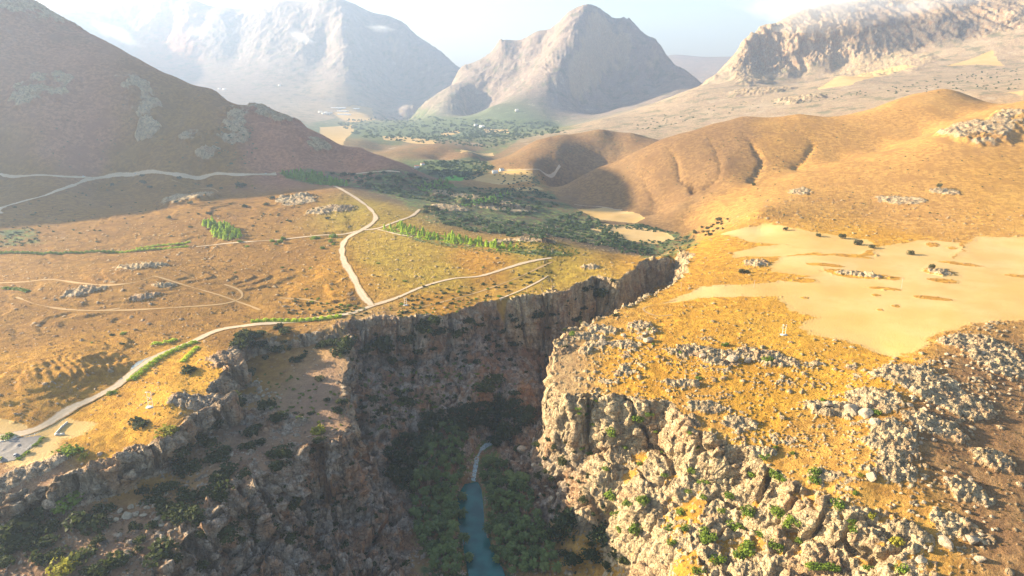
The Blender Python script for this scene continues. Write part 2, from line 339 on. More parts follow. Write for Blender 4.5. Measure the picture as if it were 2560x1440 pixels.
# --- roads first, so that the ground can be levelled under them
ROADS = {
 'road': [
  ([(-60,1100),(20,1090),(85,1074),(140,1046),(180,1020),(235,995),(290,966),(330,930),(400,888),(480,855),(550,825),(640,812),(720,806),(790,797),(870,785),(905,774),(930,765)], 3.4),
  ([(930,765),(905,735),(880,690),(858,650),(856,615),(870,595),(905,576),(932,556),(938,540),(920,518),(890,495),(860,477),(835,465)], 3.6),
  ([(930,765),(990,745),(1060,715),(1130,698),(1200,690),(1260,672),(1310,657),(1380,645)], 2.6),
  ([(905,576),(860,586),(800,590),(700,600),(610,606),(560,610),(490,618)], 2.2),
  ([(905,576),(950,570),(1000,552),(1030,540),(1048,524)], 2.6),
  ([(945,574),(990,585),(1030,592)], 2.0),
  ([(-40,532),(0,520),(60,503),(120,487),(180,466),(220,450),(260,444),(330,437),(420,435),(520,438),(600,438),(690,434)], 5.0),
  ([(-40,438),(60,440),(150,442),(230,446)], 3.2),
  ([(860,432),(930,431),(1000,431)], 3.6),
  ([(1435,511),(1500,518),(1555,525)], 2.2),
  ([(1250,428),(1330,424),(1400,414)], 3.0),
  ([(1250,750),(1300,728),(1345,705),(1370,690)], 1.3),
 ]}
def spline(P_, step=3.0):
    P_ = np.array(P_); out = []; n = len(P_)
    for i in range(n - 1):
        a, b, c, d = P_[max(i - 1, 0)], P_[i], P_[i + 1], P_[min(i + 2, n - 1)]
        k = max(2, int(np.linalg.norm(c - b) / step)); t = np.linspace(0, 1, k, endpoint=False)[:, None]
        out.append(0.5 * (2 * b + (c - a) * t + (2 * a - 5 * b + 4 * c - d) * t ** 2 + (3 * b - a - 3 * c + d) * t ** 3))
    return np.vstack(out + [P_[-1:]])
TRACKS = [([(-30,708),(60,706),(130,700),(200,708),(270,714),(340,706),(385,690)], 1.8), ([(40,744),(90,762),(160,772),(240,776),(300,770)], 1.5), ([(385,690),(440,706),(500,724),(560,742),(620,762),(650,775)], 1.3), ([(240,776),(400,772),(540,762),(600,745),(598,725),(560,712)], 1.5), ([(700,745),(780,752),(850,770)], 1.2), ([(1000,780),(1080,762),(1180,735),(1280,700),(1380,655)], 1.3), ([(430,450),(520,470),(545,480)], 1.5), ([(1690,752),(1610,770),(1640,790),(1680,788)], 0.9)]
TRACKW = [(spline([LOOK0(a, b)[:2] for a, b in pts]), wd) for pts, wd in TRACKS]
ROADW = [(spline([LOOK0(a, b)[:2] for a, b in pts]), wd) for pts, wd in ROADS['road']]
roadd = np.full(X.shape, 99.0, np.float32)
for pl, wd in ROADW + TRACKW:
    for i in range(0, len(pl) - 1, 6):
        seg = pl[i:i + 7]; lo = seg.min(0) - wd - 14; hi = seg.max(0) + wd + 14
        ii = np.nonzero(((X > lo[0]) & (X < hi[0]) & (Y > lo[1]) & (Y < hi[1])).ravel())[0]
        if not len(ii): continue
        x, y = X.ravel()[ii], Y.ravel()[ii]
        for a, b in zip(seg[:-1], seg[1:]):
            d_ = b - a; t = np.clip(((x - a[0]) * d_[0] + (y - a[1]) * d_[1]) / (d_ @ d_ + 1e-9), 0, 1)
            q = np.hypot(x - a[0] - t * d_[0], y - a[1] - t * d_[1]) - wd
            roadd.ravel()[ii] = np.minimum(roadd.ravel()[ii], q)
calm = sstep(0.5, 8.0, roadd)

# --- what the ground is
FIELD = np.zeros(X.shape, np.float32)
for pts, soft, wob in (
  ([(1795,588),(1850,572),(1905,560),(1930,558),(2010,575),(2100,590),(2165,600),(2195,615),(2150,636),(2060,636),(2015,628),(1960,612),(1880,606)], 2, 3),
  ([(1835,632),(1880,618),(1960,612),(2040,629),(1960,642),(1880,640),(1835,645)], 2, 3),
  ([(1925,662),(1960,642),(2060,637),(2190,640),(2185,618),(2300,602),(2400,606),(2412,625),(2385,645),(2440,592),(2550,590),(2640,592),(2900,640),(2900,800),(2560,800),(2430,810),(2340,838),(2290,880),(2235,892),(2100,852),(1990,822),(2030,792),(1980,776),(1935,742),(1750,746),(1660,757),(1750,717),(1920,707),(2030,690),(1930,680)], 2, 4),
  ([(1440,521),(1520,517),(1600,535),(1610,545),(1590,557),(1500,550)], 1.5, 2), ([(1475,571),(1510,560),(1600,568),(1660,580),(1690,596),(1640,610),(1590,605),(1540,592)], 1.5, 2),
  ([(2040,226),(2120,214),(2220,188),(2300,168),(2250,168),(2150,190)], 10, 16), ([(2360,166),(2480,124),(2512,165),(2440,162)], 10, 16), ([(2520,232),(2558,226),(2558,240)], 8, 8),
  ([(955,340),(1010,342),(1090,352),(1085,360),(1000,352),(960,350)], 6, 8), ([(1100,334),(1145,324),(1150,332),(1110,342)], 6, 8), ([(1210,322),(1270,324),(1275,332),(1215,332)], 6, 8),
  ([(800,318),(880,312),(885,326),(800,330)], 10, 10), ([(1150,374),(1230,382),(1235,390),(1150,384)], 6, 8), ([(1200,440),(1260,424),(1330,428),(1330,452),(1250,462),(1180,450)], 5, 10), ([(1290,470),(1340,466),(1362,474),(1300,478)], 3, 6),
  ([(0,1048),(55,1062),(75,1072),(0,1090),(-60,1095),(-60,1050)], 2, 2), ([(60,1085),(130,1060),(150,1040),(240,1055),(200,1085),(160,1100),(120,1140),(60,1165),(20,1170)], 2, 4),
  ([(830,283),(880,262),(930,270),(940,300),(880,306)], 20, 20)):
    FIELD = np.maximum(FIELD, poly_mask(pts, soft, wob))
ISLE = blob_mask([(2150,687,110,12),(2350,680,50,10),(2360,702,40,7),(2210,722,50,4),(1990,700,60,8),(2060,662,60,4),(2480,585,40,8),(2330,612,18,5),(2380,620,14,3),(2240,765,14,4),(2190,738,14,3),(2200,775,8,3),(2330,745,60,5),(2010,744,12,3),(1930,748,14,4),(2540,690,30,4),(2120,640,60,3),(2400,660,60,3)])
FIELD *= 1 - ISLE
OUT = blob_mask([(120,220,90,50),(70,240,60,40),(345,225,45,45),(365,270,50,40),(370,325,38,38),(40,10,80,34),(650,278,50,18),(590,315,40,20),(575,345,60,28),(795,365,45,24),(480,345,40,22),(520,385,40,18),(700,300,30,14),
  (470,500,45,14),(350,665,60,10),(220,725,75,14),(360,742,45,10),(420,712,40,10),(840,522,60,10),(740,500,60,18),(800,530,40,10),(1100,488,40,8),(1180,502,60,12),(1260,520,90,12),(1120,520,60,10),
  (1475,668,30,8),(1330,600,60,8),(1250,606,40,6),(2150,687,80,7),(2350,682,36,7),(1650,694,40,8),(1890,660,40,9),
  (560,895,44,30),(600,940,40,26),(500,1005,100,24),(650,1045,90,30),(700,1060,80,30),(780,1130,90,44),(620,1000,40,14),(360,1140,120,34),(230,1190,150,40),(60,1190,120,26),(520,1400,70,50),(640,1380,60,60),(590,1250,40,24),
  (960,798,60,8),(1060,805,50,8),(880,810,50,8),(1450,842,40,12),(1510,826,50,14),(1600,815,40,12),(1560,862,50,14),(1480,860,30,10),(1750,880,110,20),(1800,905,60,14),(1900,890,90,24),(1950,905,60,20),
  (2080,1025,90,26),(2180,1000,100,40),(2300,950,130,50),(2440,860,110,36),(2500,900,80,50),(2380,1000,120,40),(2230,1100,80,60),(2230,1170,60,50),(2420,1230,60,36),(2400,1320,90,40),(2250,1340,80,50),(2480,1150,60,30),(2060,1190,60,20),
  (1850,1060,60,24),(1760,1020,60,16),(1340,1075,50,50),(1310,1120,20,20),(1420,1260,60,26),(1480,1220,50,20),(1900,1130,60,14), (2330,1060,80,30),(1460,880,20,10),(1630,830,20,8),(1560,930,40,8),(1700,960,60,12),
  (2450,330,120,40),(2520,300,90,30),(2250,500,80,14),(2000,480,40,10),(2360,480,50,10),(1880,190,60,30),(2000,250,60,10),(1900,230,80,10),(2200,180,90,12)])
CRAG = poly_mask([(1790,195),(1835,150),(1870,95),(1930,40),(2120,0),(2350,-60),(2558,-100),(2558,75),(2420,100),(2250,130),(2100,165),(1900,190)], 60, 60)
SLOPE_ROCKY = poly_mask([(1400,840),(1550,800),(1700,850),(1900,860),(2050,900),(2250,920),(2420,820),(2560,800),(2800,800),(2800,1000),(2560,1010),(2400,1080),(2330,1200),(2450,1330),(2400,1500),(1640,1500),(1560,1330),(1440,1130),(1340,1000)], 14, 20)
SLOPE_BARE = poly_mask([(2290,1040),(2400,1000),(2560,960),(2900,960),(2900,1600),(2300,1600),(2250,1300),(2260,1150)], 18, 20)
TERR = poly_mask([(0,1260),(330,1270),(440,1130),(600,1010),(860,1080),(1000,1180),(1100,1500),(-200,1500),(-200,1262)], 10, 10)
GREEN = np.zeros(X.shape, np.float32)
for pts, soft, wob in (([(830,300),(880,306),(1010,292),(1100,290),(1250,300),(1400,304),(1440,320),(1300,345),(1230,365),(1150,350),(1050,345),(1000,362),(940,358),(860,330)], 30, 40),
  ([(1010,400),(1080,402),(1200,398),(1236,420),(1180,450),(1090,442),(1040,425)], 10, 16), ([(780,305),(850,290),(850,320),(790,318)], 20, 20), ([(1180,478),(1260,470),(1380,478),(1400,500),(1290,490)], 6, 8), ([(1320,440),(1345,440),(1370,470),(1345,466)], 6, 8),
  ([(1610,600),(1690,600),(1735,575),(1745,610),(1690,640),(1600,645)], 6, 8), ([(1490,566),(1600,560),(1700,585),(1690,596),(1600,570)], 3, 4),
  ([(880,440),(1030,436),(1150,462),(1280,490),(1420,510),(1560,590),(1600,620),(1500,612),(1400,590),(1250,580),(1080,560),(1000,500),(900,470)], 12, 20),
  ([(690,432),(860,436),(1000,462),(900,470),(780,462),(700,440)], 5, 6), ([(0,575),(80,570),(100,610),(0,618)], 8, 10), ([(1130,380),(1250,345),(1330,330),(1300,348),(1200,395)], 10, 16),
  ([(950,1130),(1060,1050),(1150,1022),(1300,1010),(1330,1040),(1240,1100),(1320,1210),(1350,1300),(1420,1500),(1090,1500),(1040,1340),(1000,1220)], 4, 6),([(960,1120),(1060,1050),(1200,1090),(1205,1200),(1190,1500),(1100,1500),(1040,1330),(1010,1220)], 4, 5),
  ([(960,575),(1100,600),(1250,622),(1400,628),(1420,640),(1340,640),(1200,625),(1050,605)], 3, 5)):
    GREEN = np.maximum(GREEN, poly_mask(pts, soft, wob))
LAWN = poly_mask([(1112,444),(1135,439),(1168,438),(1160,448),(1135,452),(1118,450)], 3, 3)
CLIFF_R = poly_mask([(1440,992),(1560,1000),(1690,1030),(1850,1135),(1990,1205),(2120,1270),(2250,1300),(2320,1440),(2300,1600),(1600,1600),(1640,1400),(1590,1310),(1500,1190),(1440,1130)], 8, 12)
GORGE_IN = sstep(-4, 10, RIM)

# --- relief: crag, gullies, ledges, boulders, tussocks
N0 = grid_normals(X, Y, Z)
steep = 1 - np.abs(N0[..., 2])                                       # 0 flat .. 1 upright
slope_rock = sstep(0.20, 0.42, steep) * (RANGE < 1400)
Xn, Yn, Zn, Rn = X[near], Y[near], Z[near], RANGE[near]
far = ~near; Xf, Yf, Rf = X[far], Y[far], RANGE[far]
ROCK = np.zeros(X.shape, np.float32); DISP = np.zeros(X.shape, np.float32); DZ = np.zeros(X.shape, np.float32)
sr = slope_rock[near]; outn = OUT[near]; rocky = SLOPE_ROCKY[near]; terr = TERR[near]; cl = calm[near]; fld = FIELD[near]; gi = GORGE_IN[near]
patch = fbm(Xn / 22, Yn / 22, 3, 71); fine = fbm(Xn / 6, Yn / 6, 2, 77)
d1, i1 = worley(Xn / 7.5, Yn / 7.5, 5); d2, i2 = worley(Xn / 3.4 + 0.35 * fine, Yn / 3.4, 15); d3, i3 = worley(Xn / 15 + 0.2 * fine, Yn / 12, 25)
dens = np.clip(0.03 + 0.11 * rocky + 0.24 * terr + 0.35 * outn + 0.2 * sr + 0.5 * rocky * patch + 0.2 * gi, 0, 0.9) * (1 - fld) * np.clip(Rn < 1300, 0, 1)
def stones(d, i, lim, R_):
    on = i < lim; h = np.sqrt(np.clip(1 - (d / R_) ** 2, 0, 1)); return on * h, on * sstep(R_, R_ * 0.75, d)
d4, i4 = worley(Xn / 2.0, Yn / 2.0, 45); h4, k4 = stones(d4, i4, dens * 1.1, 0.45)
h1, k1 = stones(d1, i1, dens * 0.75, 0.34 + 0.2 * i2 * 0); h2, k2 = stones(d2, i2, dens * 0.9, 0.42); h3, k3 = stones(d3, i3, dens * 0.55 - 0.1, 0.4)
gaps = 0.75 + 0.25 * fine
rock_big = np.clip(outn * 1.25 + 0.55 * patch * outn - 0.30, 0, 1) * (0.55 + 0.45 * sstep(-0.25, 0.15, fine))
gl = gi * sstep(60, 0, Xn - 0.12 * (Yn - 500)) * sstep(-346, -338, Zn)
sr = np.maximum(sr, gl * sstep(-0.35, 0.05, patch + 0.5 * fine + 0.25))
crr = CLIFF_R[near] * sstep(-0.30, 0.02, patch + 0.55 * fine + 0.35 * fbm(Xn / 45, Yn / 45, 2, 291)) 
sr = np.maximum(sr, 0.75 * crr)
rk = np.maximum.reduce([sr, crr, k1, k2 * 0.9, k3, k4 * 0.8, sstep(0.2, 0.6, rock_big), rocky * sstep(0.28, 0.5, patch + 0.4 * fine) * 0.8]) * (1 - fld) * cl
ROCK[near] = rk
c3 = fbm3(Xn / 17, Yn / 17, Zn / 30, 4, 5, 0.55, True); c4 = fbm3(Xn / 6, Yn / 6, Zn / 8, 3, 15, 0.55, True); lay = noise3(Xn / 60, Yn / 60, Zn / 5.5, 33)
cleft = sstep(0.80, 0.97, fbm(Xn / 34 + 0.3 * patch, Yn / 34, 1, 221, 0.5, True)) * sstep(-0.1, 0.5, sr)
blk, bid = worley(Xn / 9 + 0.4 * patch, Yn / 9 + Zn / 14, 51); blk2, bid2 = worley(Xn / 3.6 + 0.3 * fine, Yn / 3.6 + Zn / 6, 53)
craggy = 1 + 0.7 * sstep(40, -20, Xn) * sstep(600, 540, Yn)
DISP[near] = (sr * craggy * (3.6 * c3 + 1.0 * c4 + 2.0 * sstep(-0.3, 0.3, lay) + 4.0 * (bid - 0.5) + 1.9 * (bid2 - 0.5) - 1.2 * sstep(0.5, 0.75, blk2) + 5.0 * fbm(Xn / 48, Yn / 48, 2, 211) - 7.0 * cleft) + np.clip(outn + rocky * 0.15, 0, 1) * (1 - sr) * (0.5 * c4 + 1.0 * c3 + 0.8 * (bid2 - 0.5))) * cl * (1 - fld)
DZ[near] = (1.5 * h1 + 1.0 * h2 + 1.9 * h3 + 0.7 * h4 + rock_big * (0.2 + 1.3 * bid + 1.0 * bid2 - 0.6 * sstep(0.5, 0.7, blk2)) * (1.5 - 0.8 * rocky) + 0.8 * patch * (1 - fld) + 0.45 * fine * (1 - fld) + 0.5 * fbm(Xn / 45, Yn / 45, 2, 91)) * cl
# gullied knolls and old terraces of the left plateau
LP = poly_mask([(-40,470),(500,470),(760,500),(880,600),(890,770),(620,800),(430,850),(280,960),(-40,1040)], 25, 30)[near] * cl
wz = (Zn + 10 * fbm(Xn / 210, Yn / 170, 2, 241) + 0.35 * patch) / 2.0; fz = wz - np.floor(wz)
DZ[near] += (2.4 * (sstep(0.30, 0.62, fz) - fz) * LP * sstep(-0.28, 0.12, fbm(Xn / 190, Yn / 150, 2, 251)) * sstep(0.9, 0.2, outn)).astype(np.float32)
KN = blob_mask([(190,915,150,50),(270,905,60,40)])[near] * cl
DZ[near] += (4.5 * (fbm(Xn / 46, Yn / 60, 3, 261, 0.45, True) - 0.4) * KN + 1.3 * fbm(Xn / 40, Yn / 40, 3, 271) * LP + 0.42 * KN * np.sin((0.75 * Xn + 0.66 * Yn + 9 * fbm(Xn / 40, Yn / 40, 2, 301)) * 2 * np.pi / 6.5)).astype(np.float32)
# far ground
rel = sstep(0.02, 0.25, steep[far]); rid = fbm(Xf / 420, Yf / 420, 5, 101, 0.5, True); rid2 = fbm(Xf / 120 + 0.3 * rid, Yf / 120, 4, 131, 0.55, True)
big = sstep(2600, 4200, Rf)
DZ[far] = rel * (big * (42 * (rid - 0.35) + 17 * (rid2 - 0.3)) + (1 - big) * (3.0 + 7.0 * sstep(1900, 2600, Rf)) * (rid2 - 0.3)) * (1 - FIELD[far]) + (1 - FIELD[far]) * (0.7 + 1.4 * big) * fbm(Xf / 22, Yf / 22, 3, 151) * calm[far]
of = OUT[far]; pf = fbm(Xf / 60, Yf / 60, 4, 161); qf = fbm(Xf / 16, Yf / 16, 3, 171, 0.6, True)
rkf = np.maximum(np.clip(of * 1.2 + pf * 1.5 + 0.5 * fbm(Xf / 20, Yf / 20, 3, 191) - 0.55, 0, 1), np.maximum(CRAG[far] * np.clip(0.75 + pf, 0, 1), np.maximum(big * sstep(0.36, 0.6, steep[far] + 0.15 * pf) * 0.45, 0 * pf)))
ROCK[far] = rkf * (1 - FIELD[far])
DZ[far] += np.clip(of * 1.4 - 0.3, 0, 1) * (6 + 7 * qf + 5 * pf) * np.clip(Rf / 1800, 0.6, 1.2)
cr = CRAG[far]; flute = fbm(Xf / 70, Yf / 260, 4, 181, 0.55, True); DISP[far] = cr * (26 * (flute - 0.3) + 10 * (qf - 0.3) + 26 * (worley(Xf / 75 + pf, Yf / 75, 57)[1] - 0.5))
# erosion gullies on the smooth brown hill
HILL = poly_mask([(1390,486),(1450,444),(1560,390),(1700,334),(1860,291),(2000,285),(2100,282),(2100,370),(1960,430),(1800,475),(1640,538),(1500,505)], 40, 20)
for pts, dep, wd in (([(1660,360),(1690,400),(1700,440),(1735,478)], 9, 11), ([(1850,320),(1885,370),(1905,410),(1875,455)], 8, 11), ([(1760,330),(1790,380),(1800,430),(1765,470)], 5, 10), ([(1570,400),(1600,440),(1640,500)], 6, 14), ([(2010,330),(2030,370),(1985,420)], 7, 14), ([(1500,440),(1540,470),(1590,515)], 3, 12)):
    g_ = spline([LOOK0(a, b)[:2] for a, b in pts], 12); n_ = len(g_)
    lo, hi = g_.min(0) - 80, g_.max(0) + 80; m = (X > lo[0]) & (X < hi[0]) & (Y > lo[1]) & (Y < hi[1])
    x, y = X[m] + 8 * fbm(X[m] / 40, Y[m] / 40, 2, 201), Y[m]; d = np.full(x.shape, 1e9); tt = np.zeros(x.shape)
    for i in range(n_):
        q = np.hypot(x - g_[i, 0], y - g_[i, 1]); k = q < d; d = np.where(k, q, d); tt = np.where(k, i / n_, tt)
    DZ[m] -= (dep * np.exp(-d / (wd * 0.55)) * sstep(0, 0.5, tt)).astype(np.float32)
BED = poly_mask([(1165,1206),(1190,1203),(1199,1222),(1203,1265),(1206,1320),(1216,1362),(1246,1424),(1276,1500),(1190,1500),(1182,1440),(1165,1366),(1152,1309),(1146,1243)], 3.5, 0)
DZ *= 1 - BED; DISP *= 1 - BED
X1 = X + N0[..., 0] * DISP; Y1 = Y + N0[..., 1] * DISP; Z1 = Z + N0[..., 2] * DISP + DZ
Z1 = np.where(BED > 0.02, np.minimum(Z1, -347.2 - 3.5 * BED), Z1)
N1 = grid_normals(X1, Y1, Z1)
ROCK = np.maximum(ROCK, sstep(0.30, 0.5, 1 - np.abs(N1[..., 2])) * near * (1 - FIELD) * calm * 0.9)
LOOK1 = Look(X1, Y1, Z1)
LRG = np.log(RANGE)
def ground(x, y):                # height of the finished ground under a point
    az = math.atan2(x, y); u = (az - AZ[0]) / (AZ[1] - AZ[0]); i = int(np.clip(u, 0, NA - 2)); f = u - i; l = math.log(math.hypot(x, y))
    return float(np.interp(l, LRG[:, i], Z1[:, i]) * (1 - f) + np.interp(l, LRG[:, i + 1], Z1[:, i + 1]) * f)

# --- colour of soil and dry growth, by place (albedo)
gold, goldr, ochre, orange, olive = (.49,.27,.036), (.46,.265,.065), (.265,.145,.033), (.37,.20,.032), (.32,.23,.036)
mauve, spur, terr_c, hilld, hille, val = (.38,.19,.115), (.14,.105,.065), (.30,.19,.12), (.235,.145,.065), (.43,.25,.075), (.12,.165,.085)  # hilld: brown soil, darkened in colour for a slope turned from the sun
fslope, fmount, brown, scree = (.36,.28,.19), (.255,.205,.175), (.27,.165,.08), (.36,.25,.13)
TP = [(100,950,orange),(0,1040,orange),(250,900,orange),(100,800,ochre),(450,780,ochre),(300,700,ochre),(600,700,ochre),(700,640,ochre),(200,560,ochre),(500,520,ochre),(700,520,ochre),(300,470,ochre),(900,530,olive),(820,700,orange),
  (1000,640,olive),(1200,660,orange),(1100,690,olive),(1350,650,olive),(1100,770,orange),(430,970,gold),(250,1080,gold),(500,920,gold),(600,860,ochre),(100,1250,terr_c),(300,1400,terr_c),(600,1100,terr_c),(800,1020,terr_c),(700,1400,terr_c),
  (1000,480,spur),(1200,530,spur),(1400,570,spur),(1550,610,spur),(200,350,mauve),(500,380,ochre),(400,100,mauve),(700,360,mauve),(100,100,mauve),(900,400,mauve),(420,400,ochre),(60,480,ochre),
  (1000,330,val),(1250,320,val),(1100,420,val),(1280,450,hille),(1100,380,hilld),(1400,370,hilld),(1500,360,hilld),(1300,400,hilld),(1500,480,hilld),(1700,400,hilld),(1800,350,hilld),(2000,340,hille),(2350,250,hille),(1640,500,hilld),
  (1900,500,hille),(2200,450,hille),(2400,350,hille),(2500,450,goldr),(2300,520,hille),(2500,530,goldr),(1900,640,gold),(1700,670,gold),(2200,620,gold),(1800,780,gold),(1950,800,gold),(1600,930,gold),(1900,1000,gold),(2150,880,gold),
  (2150,950,gold),(1750,1100,goldr),(2050,1150,goldr),(2400,1100,brown),(2500,1300,brown),(2300,1380,goldr),(2450,1000,brown),(2000,1350,goldr),(1650,1270,gold),(1500,1180,goldr),(1400,1200,scree),(1350,1130,scree),(1150,1000,scree),(1000,1000,scree),
  (1600,300,fslope),(1900,240,fslope),(2300,210,fslope),(2500,120,fslope),(2100,200,fslope),(1300,180,fmount),(1550,180,fmount),(1450,270,fmount),(600,120,fmount),(900,150,fmount),(300,50,fmount),(1000,250,fmount),(1750,170,fmount),(2200,60,fslope),(850,260,fslope)]
def tint_map():
    a = np.linspace(AZ[0], AZ[-1], 180); l = np.linspace(math.log(R0), math.log(R1), 240); A, L = np.meshgrid(a, l)
    q = []; c = []
    for px, py, col in TP:
        p = LOOK0(px, py); q.append((math.atan2(p[0], p[1]), math.log(math.hypot(p[0], p[1])))); c.append(col)
    q = np.array(q); c = np.array(c)
    d = (A[..., None] - q[:, 0]) ** 2 + (0.55 * (L[..., None] - q[:, 1])) ** 2 + 1e-5
    wt = d ** -2.2; wt /= wt.sum(-1, keepdims=True); g = wt @ c
    az = np.arctan2(X, Y); lr = np.log(RANGE); par = (a[0], a[1] - a[0], l[0], l[1] - l[0])
    az = az + 0.02 * fbm(X / 70, Y / 70, 3, 231) * (RANGE < 2500); 
    return np.stack([bil((g[..., k].astype(np.float32), par), az, lr) for k in range(3)], -1)
TINT = tint_map()
# ------------------------------------------------------------------ node helpers
def new_mat(name):
    m = bpy.data.materials.new(name); m.use_nodes = True; return m, m.node_tree, m.node_tree.nodes['Principled BSDF']
class NB:
    def __init__(s, t): s.t = t
    def n(s, typ, ins=None, **kw):
        o = s.t.nodes.new(typ)
        for k, v in kw.items(): setattr(o, k, v)
        for k, v in (ins or {}).items():
            if hasattr(v, 'is_output') or isinstance(v, bpy.types.NodeSocket): s.t.links.new(v, o.inputs[k])
            else: o.inputs[k].default_value = v
        return o
    def math(s, op, a, b=0.0, clamp=False): return s.n('ShaderNodeMath', {0: a, 1: b}, operation=op, use_clamp=clamp).outputs[0]
    def noise(s, vec, scale, detail=4, rough=0.55, dist=0.0): return s.n('ShaderNodeTexNoise', {'Vector': vec, 'Scale': scale, 'Detail': detail, 'Roughness': rough, 'Distortion': dist}).outputs['Fac']
    def rng(s, v, a, b, c=0.0, d=1.0): return s.n('ShaderNodeMapRange', {'Value': v, 'From Min': a, 'From Max': b, 'To Min': c, 'To Max': d}, interpolation_type='SMOOTHSTEP').outputs[0]
    def mix(s, f, a, b, mode='MIX'):
        o = s.n('ShaderNodeMix', data_type='RGBA', blend_type=mode); 
        for k, v in ((0, f), (6, a), (7, b)):
            if isinstance(v, bpy.types.NodeSocket): s.t.links.new(v, o.inputs[k])
            else: o.inputs[k].default_value = v if k == 0 else (*v, 1)[:4]
        return o.outputs[2]
    def mapped(s, vec, scale): return s.n('ShaderNodeMapping', {'Vector': vec, 'Scale': scale}).outputs[0]

def ground_material():
    m, t, bs = new_mat('dry_ground'); b = NB(t)
    pos = b.n('ShaderNodeNewGeometry').outputs['Position']
    so_ = b.n('ShaderNodeAttribute', attribute_name='soil'); tint = so_.outputs['Color']; dark_rock = so_.outputs['Alpha']
    mk = b.n('ShaderNodeAttribute', attribute_name='cover'); sep = b.n('ShaderNodeSeparateColor', {0: mk.outputs['Color']})
    rock, field, green = sep.outputs; lawn = mk.outputs['Alpha']
    n40 = b.noise(pos, 0.022, 5); n8 = b.noise(pos, 0.12, 5, 0.62); n2 = b.noise(pos, 0.55, 4, 0.65); n200 = b.noise(pos, 0.005, 6, 0.6); nfar = b.noise(pos, 0.012, 8, 0.7)
    # dry growth: pale straw, bare earth and low scrub in patches
    c = b.mix(b.rng(n8, 0.36, 0.64), b.mix(1.0, tint, (0.72, 0.66, 0.62), 'MULTIPLY'), b.mix(1.0, tint, (1.16, 1.14, 1.06), 'MULTIPLY'))
    c = b.mix(b.math('MULTIPLY', b.rng(n40, 0.48, 0.66), 0.75), c, b.mix(1.0, tint, (0.78, 0.72, 0.72), 'MULTIPLY'))
    c = b.mix(b.math('MULTIPLY', b.rng(n200, 0.52, 0.7), 0.4), c, b.mix(1.0, tint, (1.12, 1.2, 1.25), 'MULTIPLY'))
    rng_ = b.n('ShaderNodeVectorMath', {0: pos}, operation='LENGTH').outputs['Value']; farm = b.rng(rng_, 1900, 3000)
    c = b.mix(b.math('MULTIPLY', b.rng(nfar, 0.5, 0.62), b.math('MULTIPLY', farm, 0.65)), c, (.10, .115, .06)); c = b.mix(b.math('MULTIPLY', b.rng(nfar, 0.42, 0.34), b.math('MULTIPLY', farm, 0.4)), c, (.48, .42, .32))
    vor = b.n('ShaderNodeTexVoronoi', {'Vector': pos, 'Scale': 0.45, 'Randomness': 1.0}).outputs['Distance']
    tuft = b.math('MULTIPLY', b.rng(vor, 0.42, 0.15), b.rng(n8, 0.4, 0.6))
    c = b.mix(b.math('MULTIPLY', tuft, 0.55), c, b.mix(1.0, tint, (0.60, 0.62, 0.45), 'MULTIPLY'))
    c = b.mix(b.math('MULTIPLY', b.rng(n2, 0.60, 0.75), 0.5), c, b.mix(1.0, tint, (0.5, 0.5, 0.5), 'MULTIPLY'))
    # green growth
    g = b.mix(b.rng(n8, 0.4, 0.62), (.045, .075, .030), (.19, .23, .07))
    g = b.mix(b.rng(b.noise(pos, 0.03, 3), 0.45, 0.6), g, (.075, .11, .05))
    gf = b.math('MULTIPLY', green, b.rng(b.math('ADD', n8, b.math('MULTIPLY', n40, 0.6)), 0.68, 0.86))
    c = b.mix(gf, c, g); c = b.mix(lawn, c, (.10, .34, .05))
    # stubble
    st = b.mix(b.rng(n40, 0.35, 0.65), (.52, .35, .13), (.60, .42, .19))
    wav = b.n('ShaderNodeTexWave', {'Vector': b.mapped(pos, (0.25, 0.12, 0.0)), 'Scale': 1.2, 'Distortion': 1.5, 'Detail': 2}).outputs['Fac']
    st = b.mix(b.math('MULTIPLY', wav, 0.22), st, (.40, .28, .13)); st = b.mix(b.math('MULTIPLY', b.rng(n8, 0.5, 0.7), 0.4), st, (.44, .30, .12))
    st = b.mix(b.math('MULTIPLY', b.rng(n200, 0.46, 0.62), 0.45), st, (.50, .31, .09))
    fe = b.rng(b.math('ADD', field, b.math('MULTIPLY', b.math('SUBTRACT', n8, 0.5), 1.3)), 0.38, 0.62); c = b.mix(b.math('MULTIPLY', fe, 0.88), c, st)
    # limestone: grey and cream with rust stains and dark streaks
    sv = b.mapped(pos, (0.16, 0.16, 0.035)); rs = b.noise(sv, 1.0, 6, 0.65, 0.6); rp = b.noise(pos, 0.05, 4); rf = b.noise(pos, 0.8, 5, 0.7)
    r = b.mix(b.rng(rs, 0.35, 0.62), (.31,.235,.14), (.60,.46,.27)); r = b.mix(b.math('MULTIPLY', b.rng(rp, 0.5, 0.66), 0.6), r, (.42, .25, .13))
    r = b.mix(b.math('MULTIPLY', b.rng(rf, 0.56, 0.7), 0.5), r, (.54,.46,.34)); r = b.mix(b.math('MULTIPLY', b.rng(b.noise(sv, 2.3, 4, 0.6), 0.57, 0.68), 0.6), r, (.16, .12, .09))
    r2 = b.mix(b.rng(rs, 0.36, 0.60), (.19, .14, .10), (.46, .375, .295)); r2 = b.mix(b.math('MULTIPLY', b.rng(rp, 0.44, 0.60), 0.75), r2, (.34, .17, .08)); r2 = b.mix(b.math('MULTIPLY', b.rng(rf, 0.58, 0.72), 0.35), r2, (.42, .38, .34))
    r2 = b.mix(b.math('MULTIPLY', b.rng(b.noise(sv, 2.3, 4, 0.6), 0.54, 0.66), 0.7), r2, (.08, .065, .055)); r = b.mix(dark_rock, r, r2)
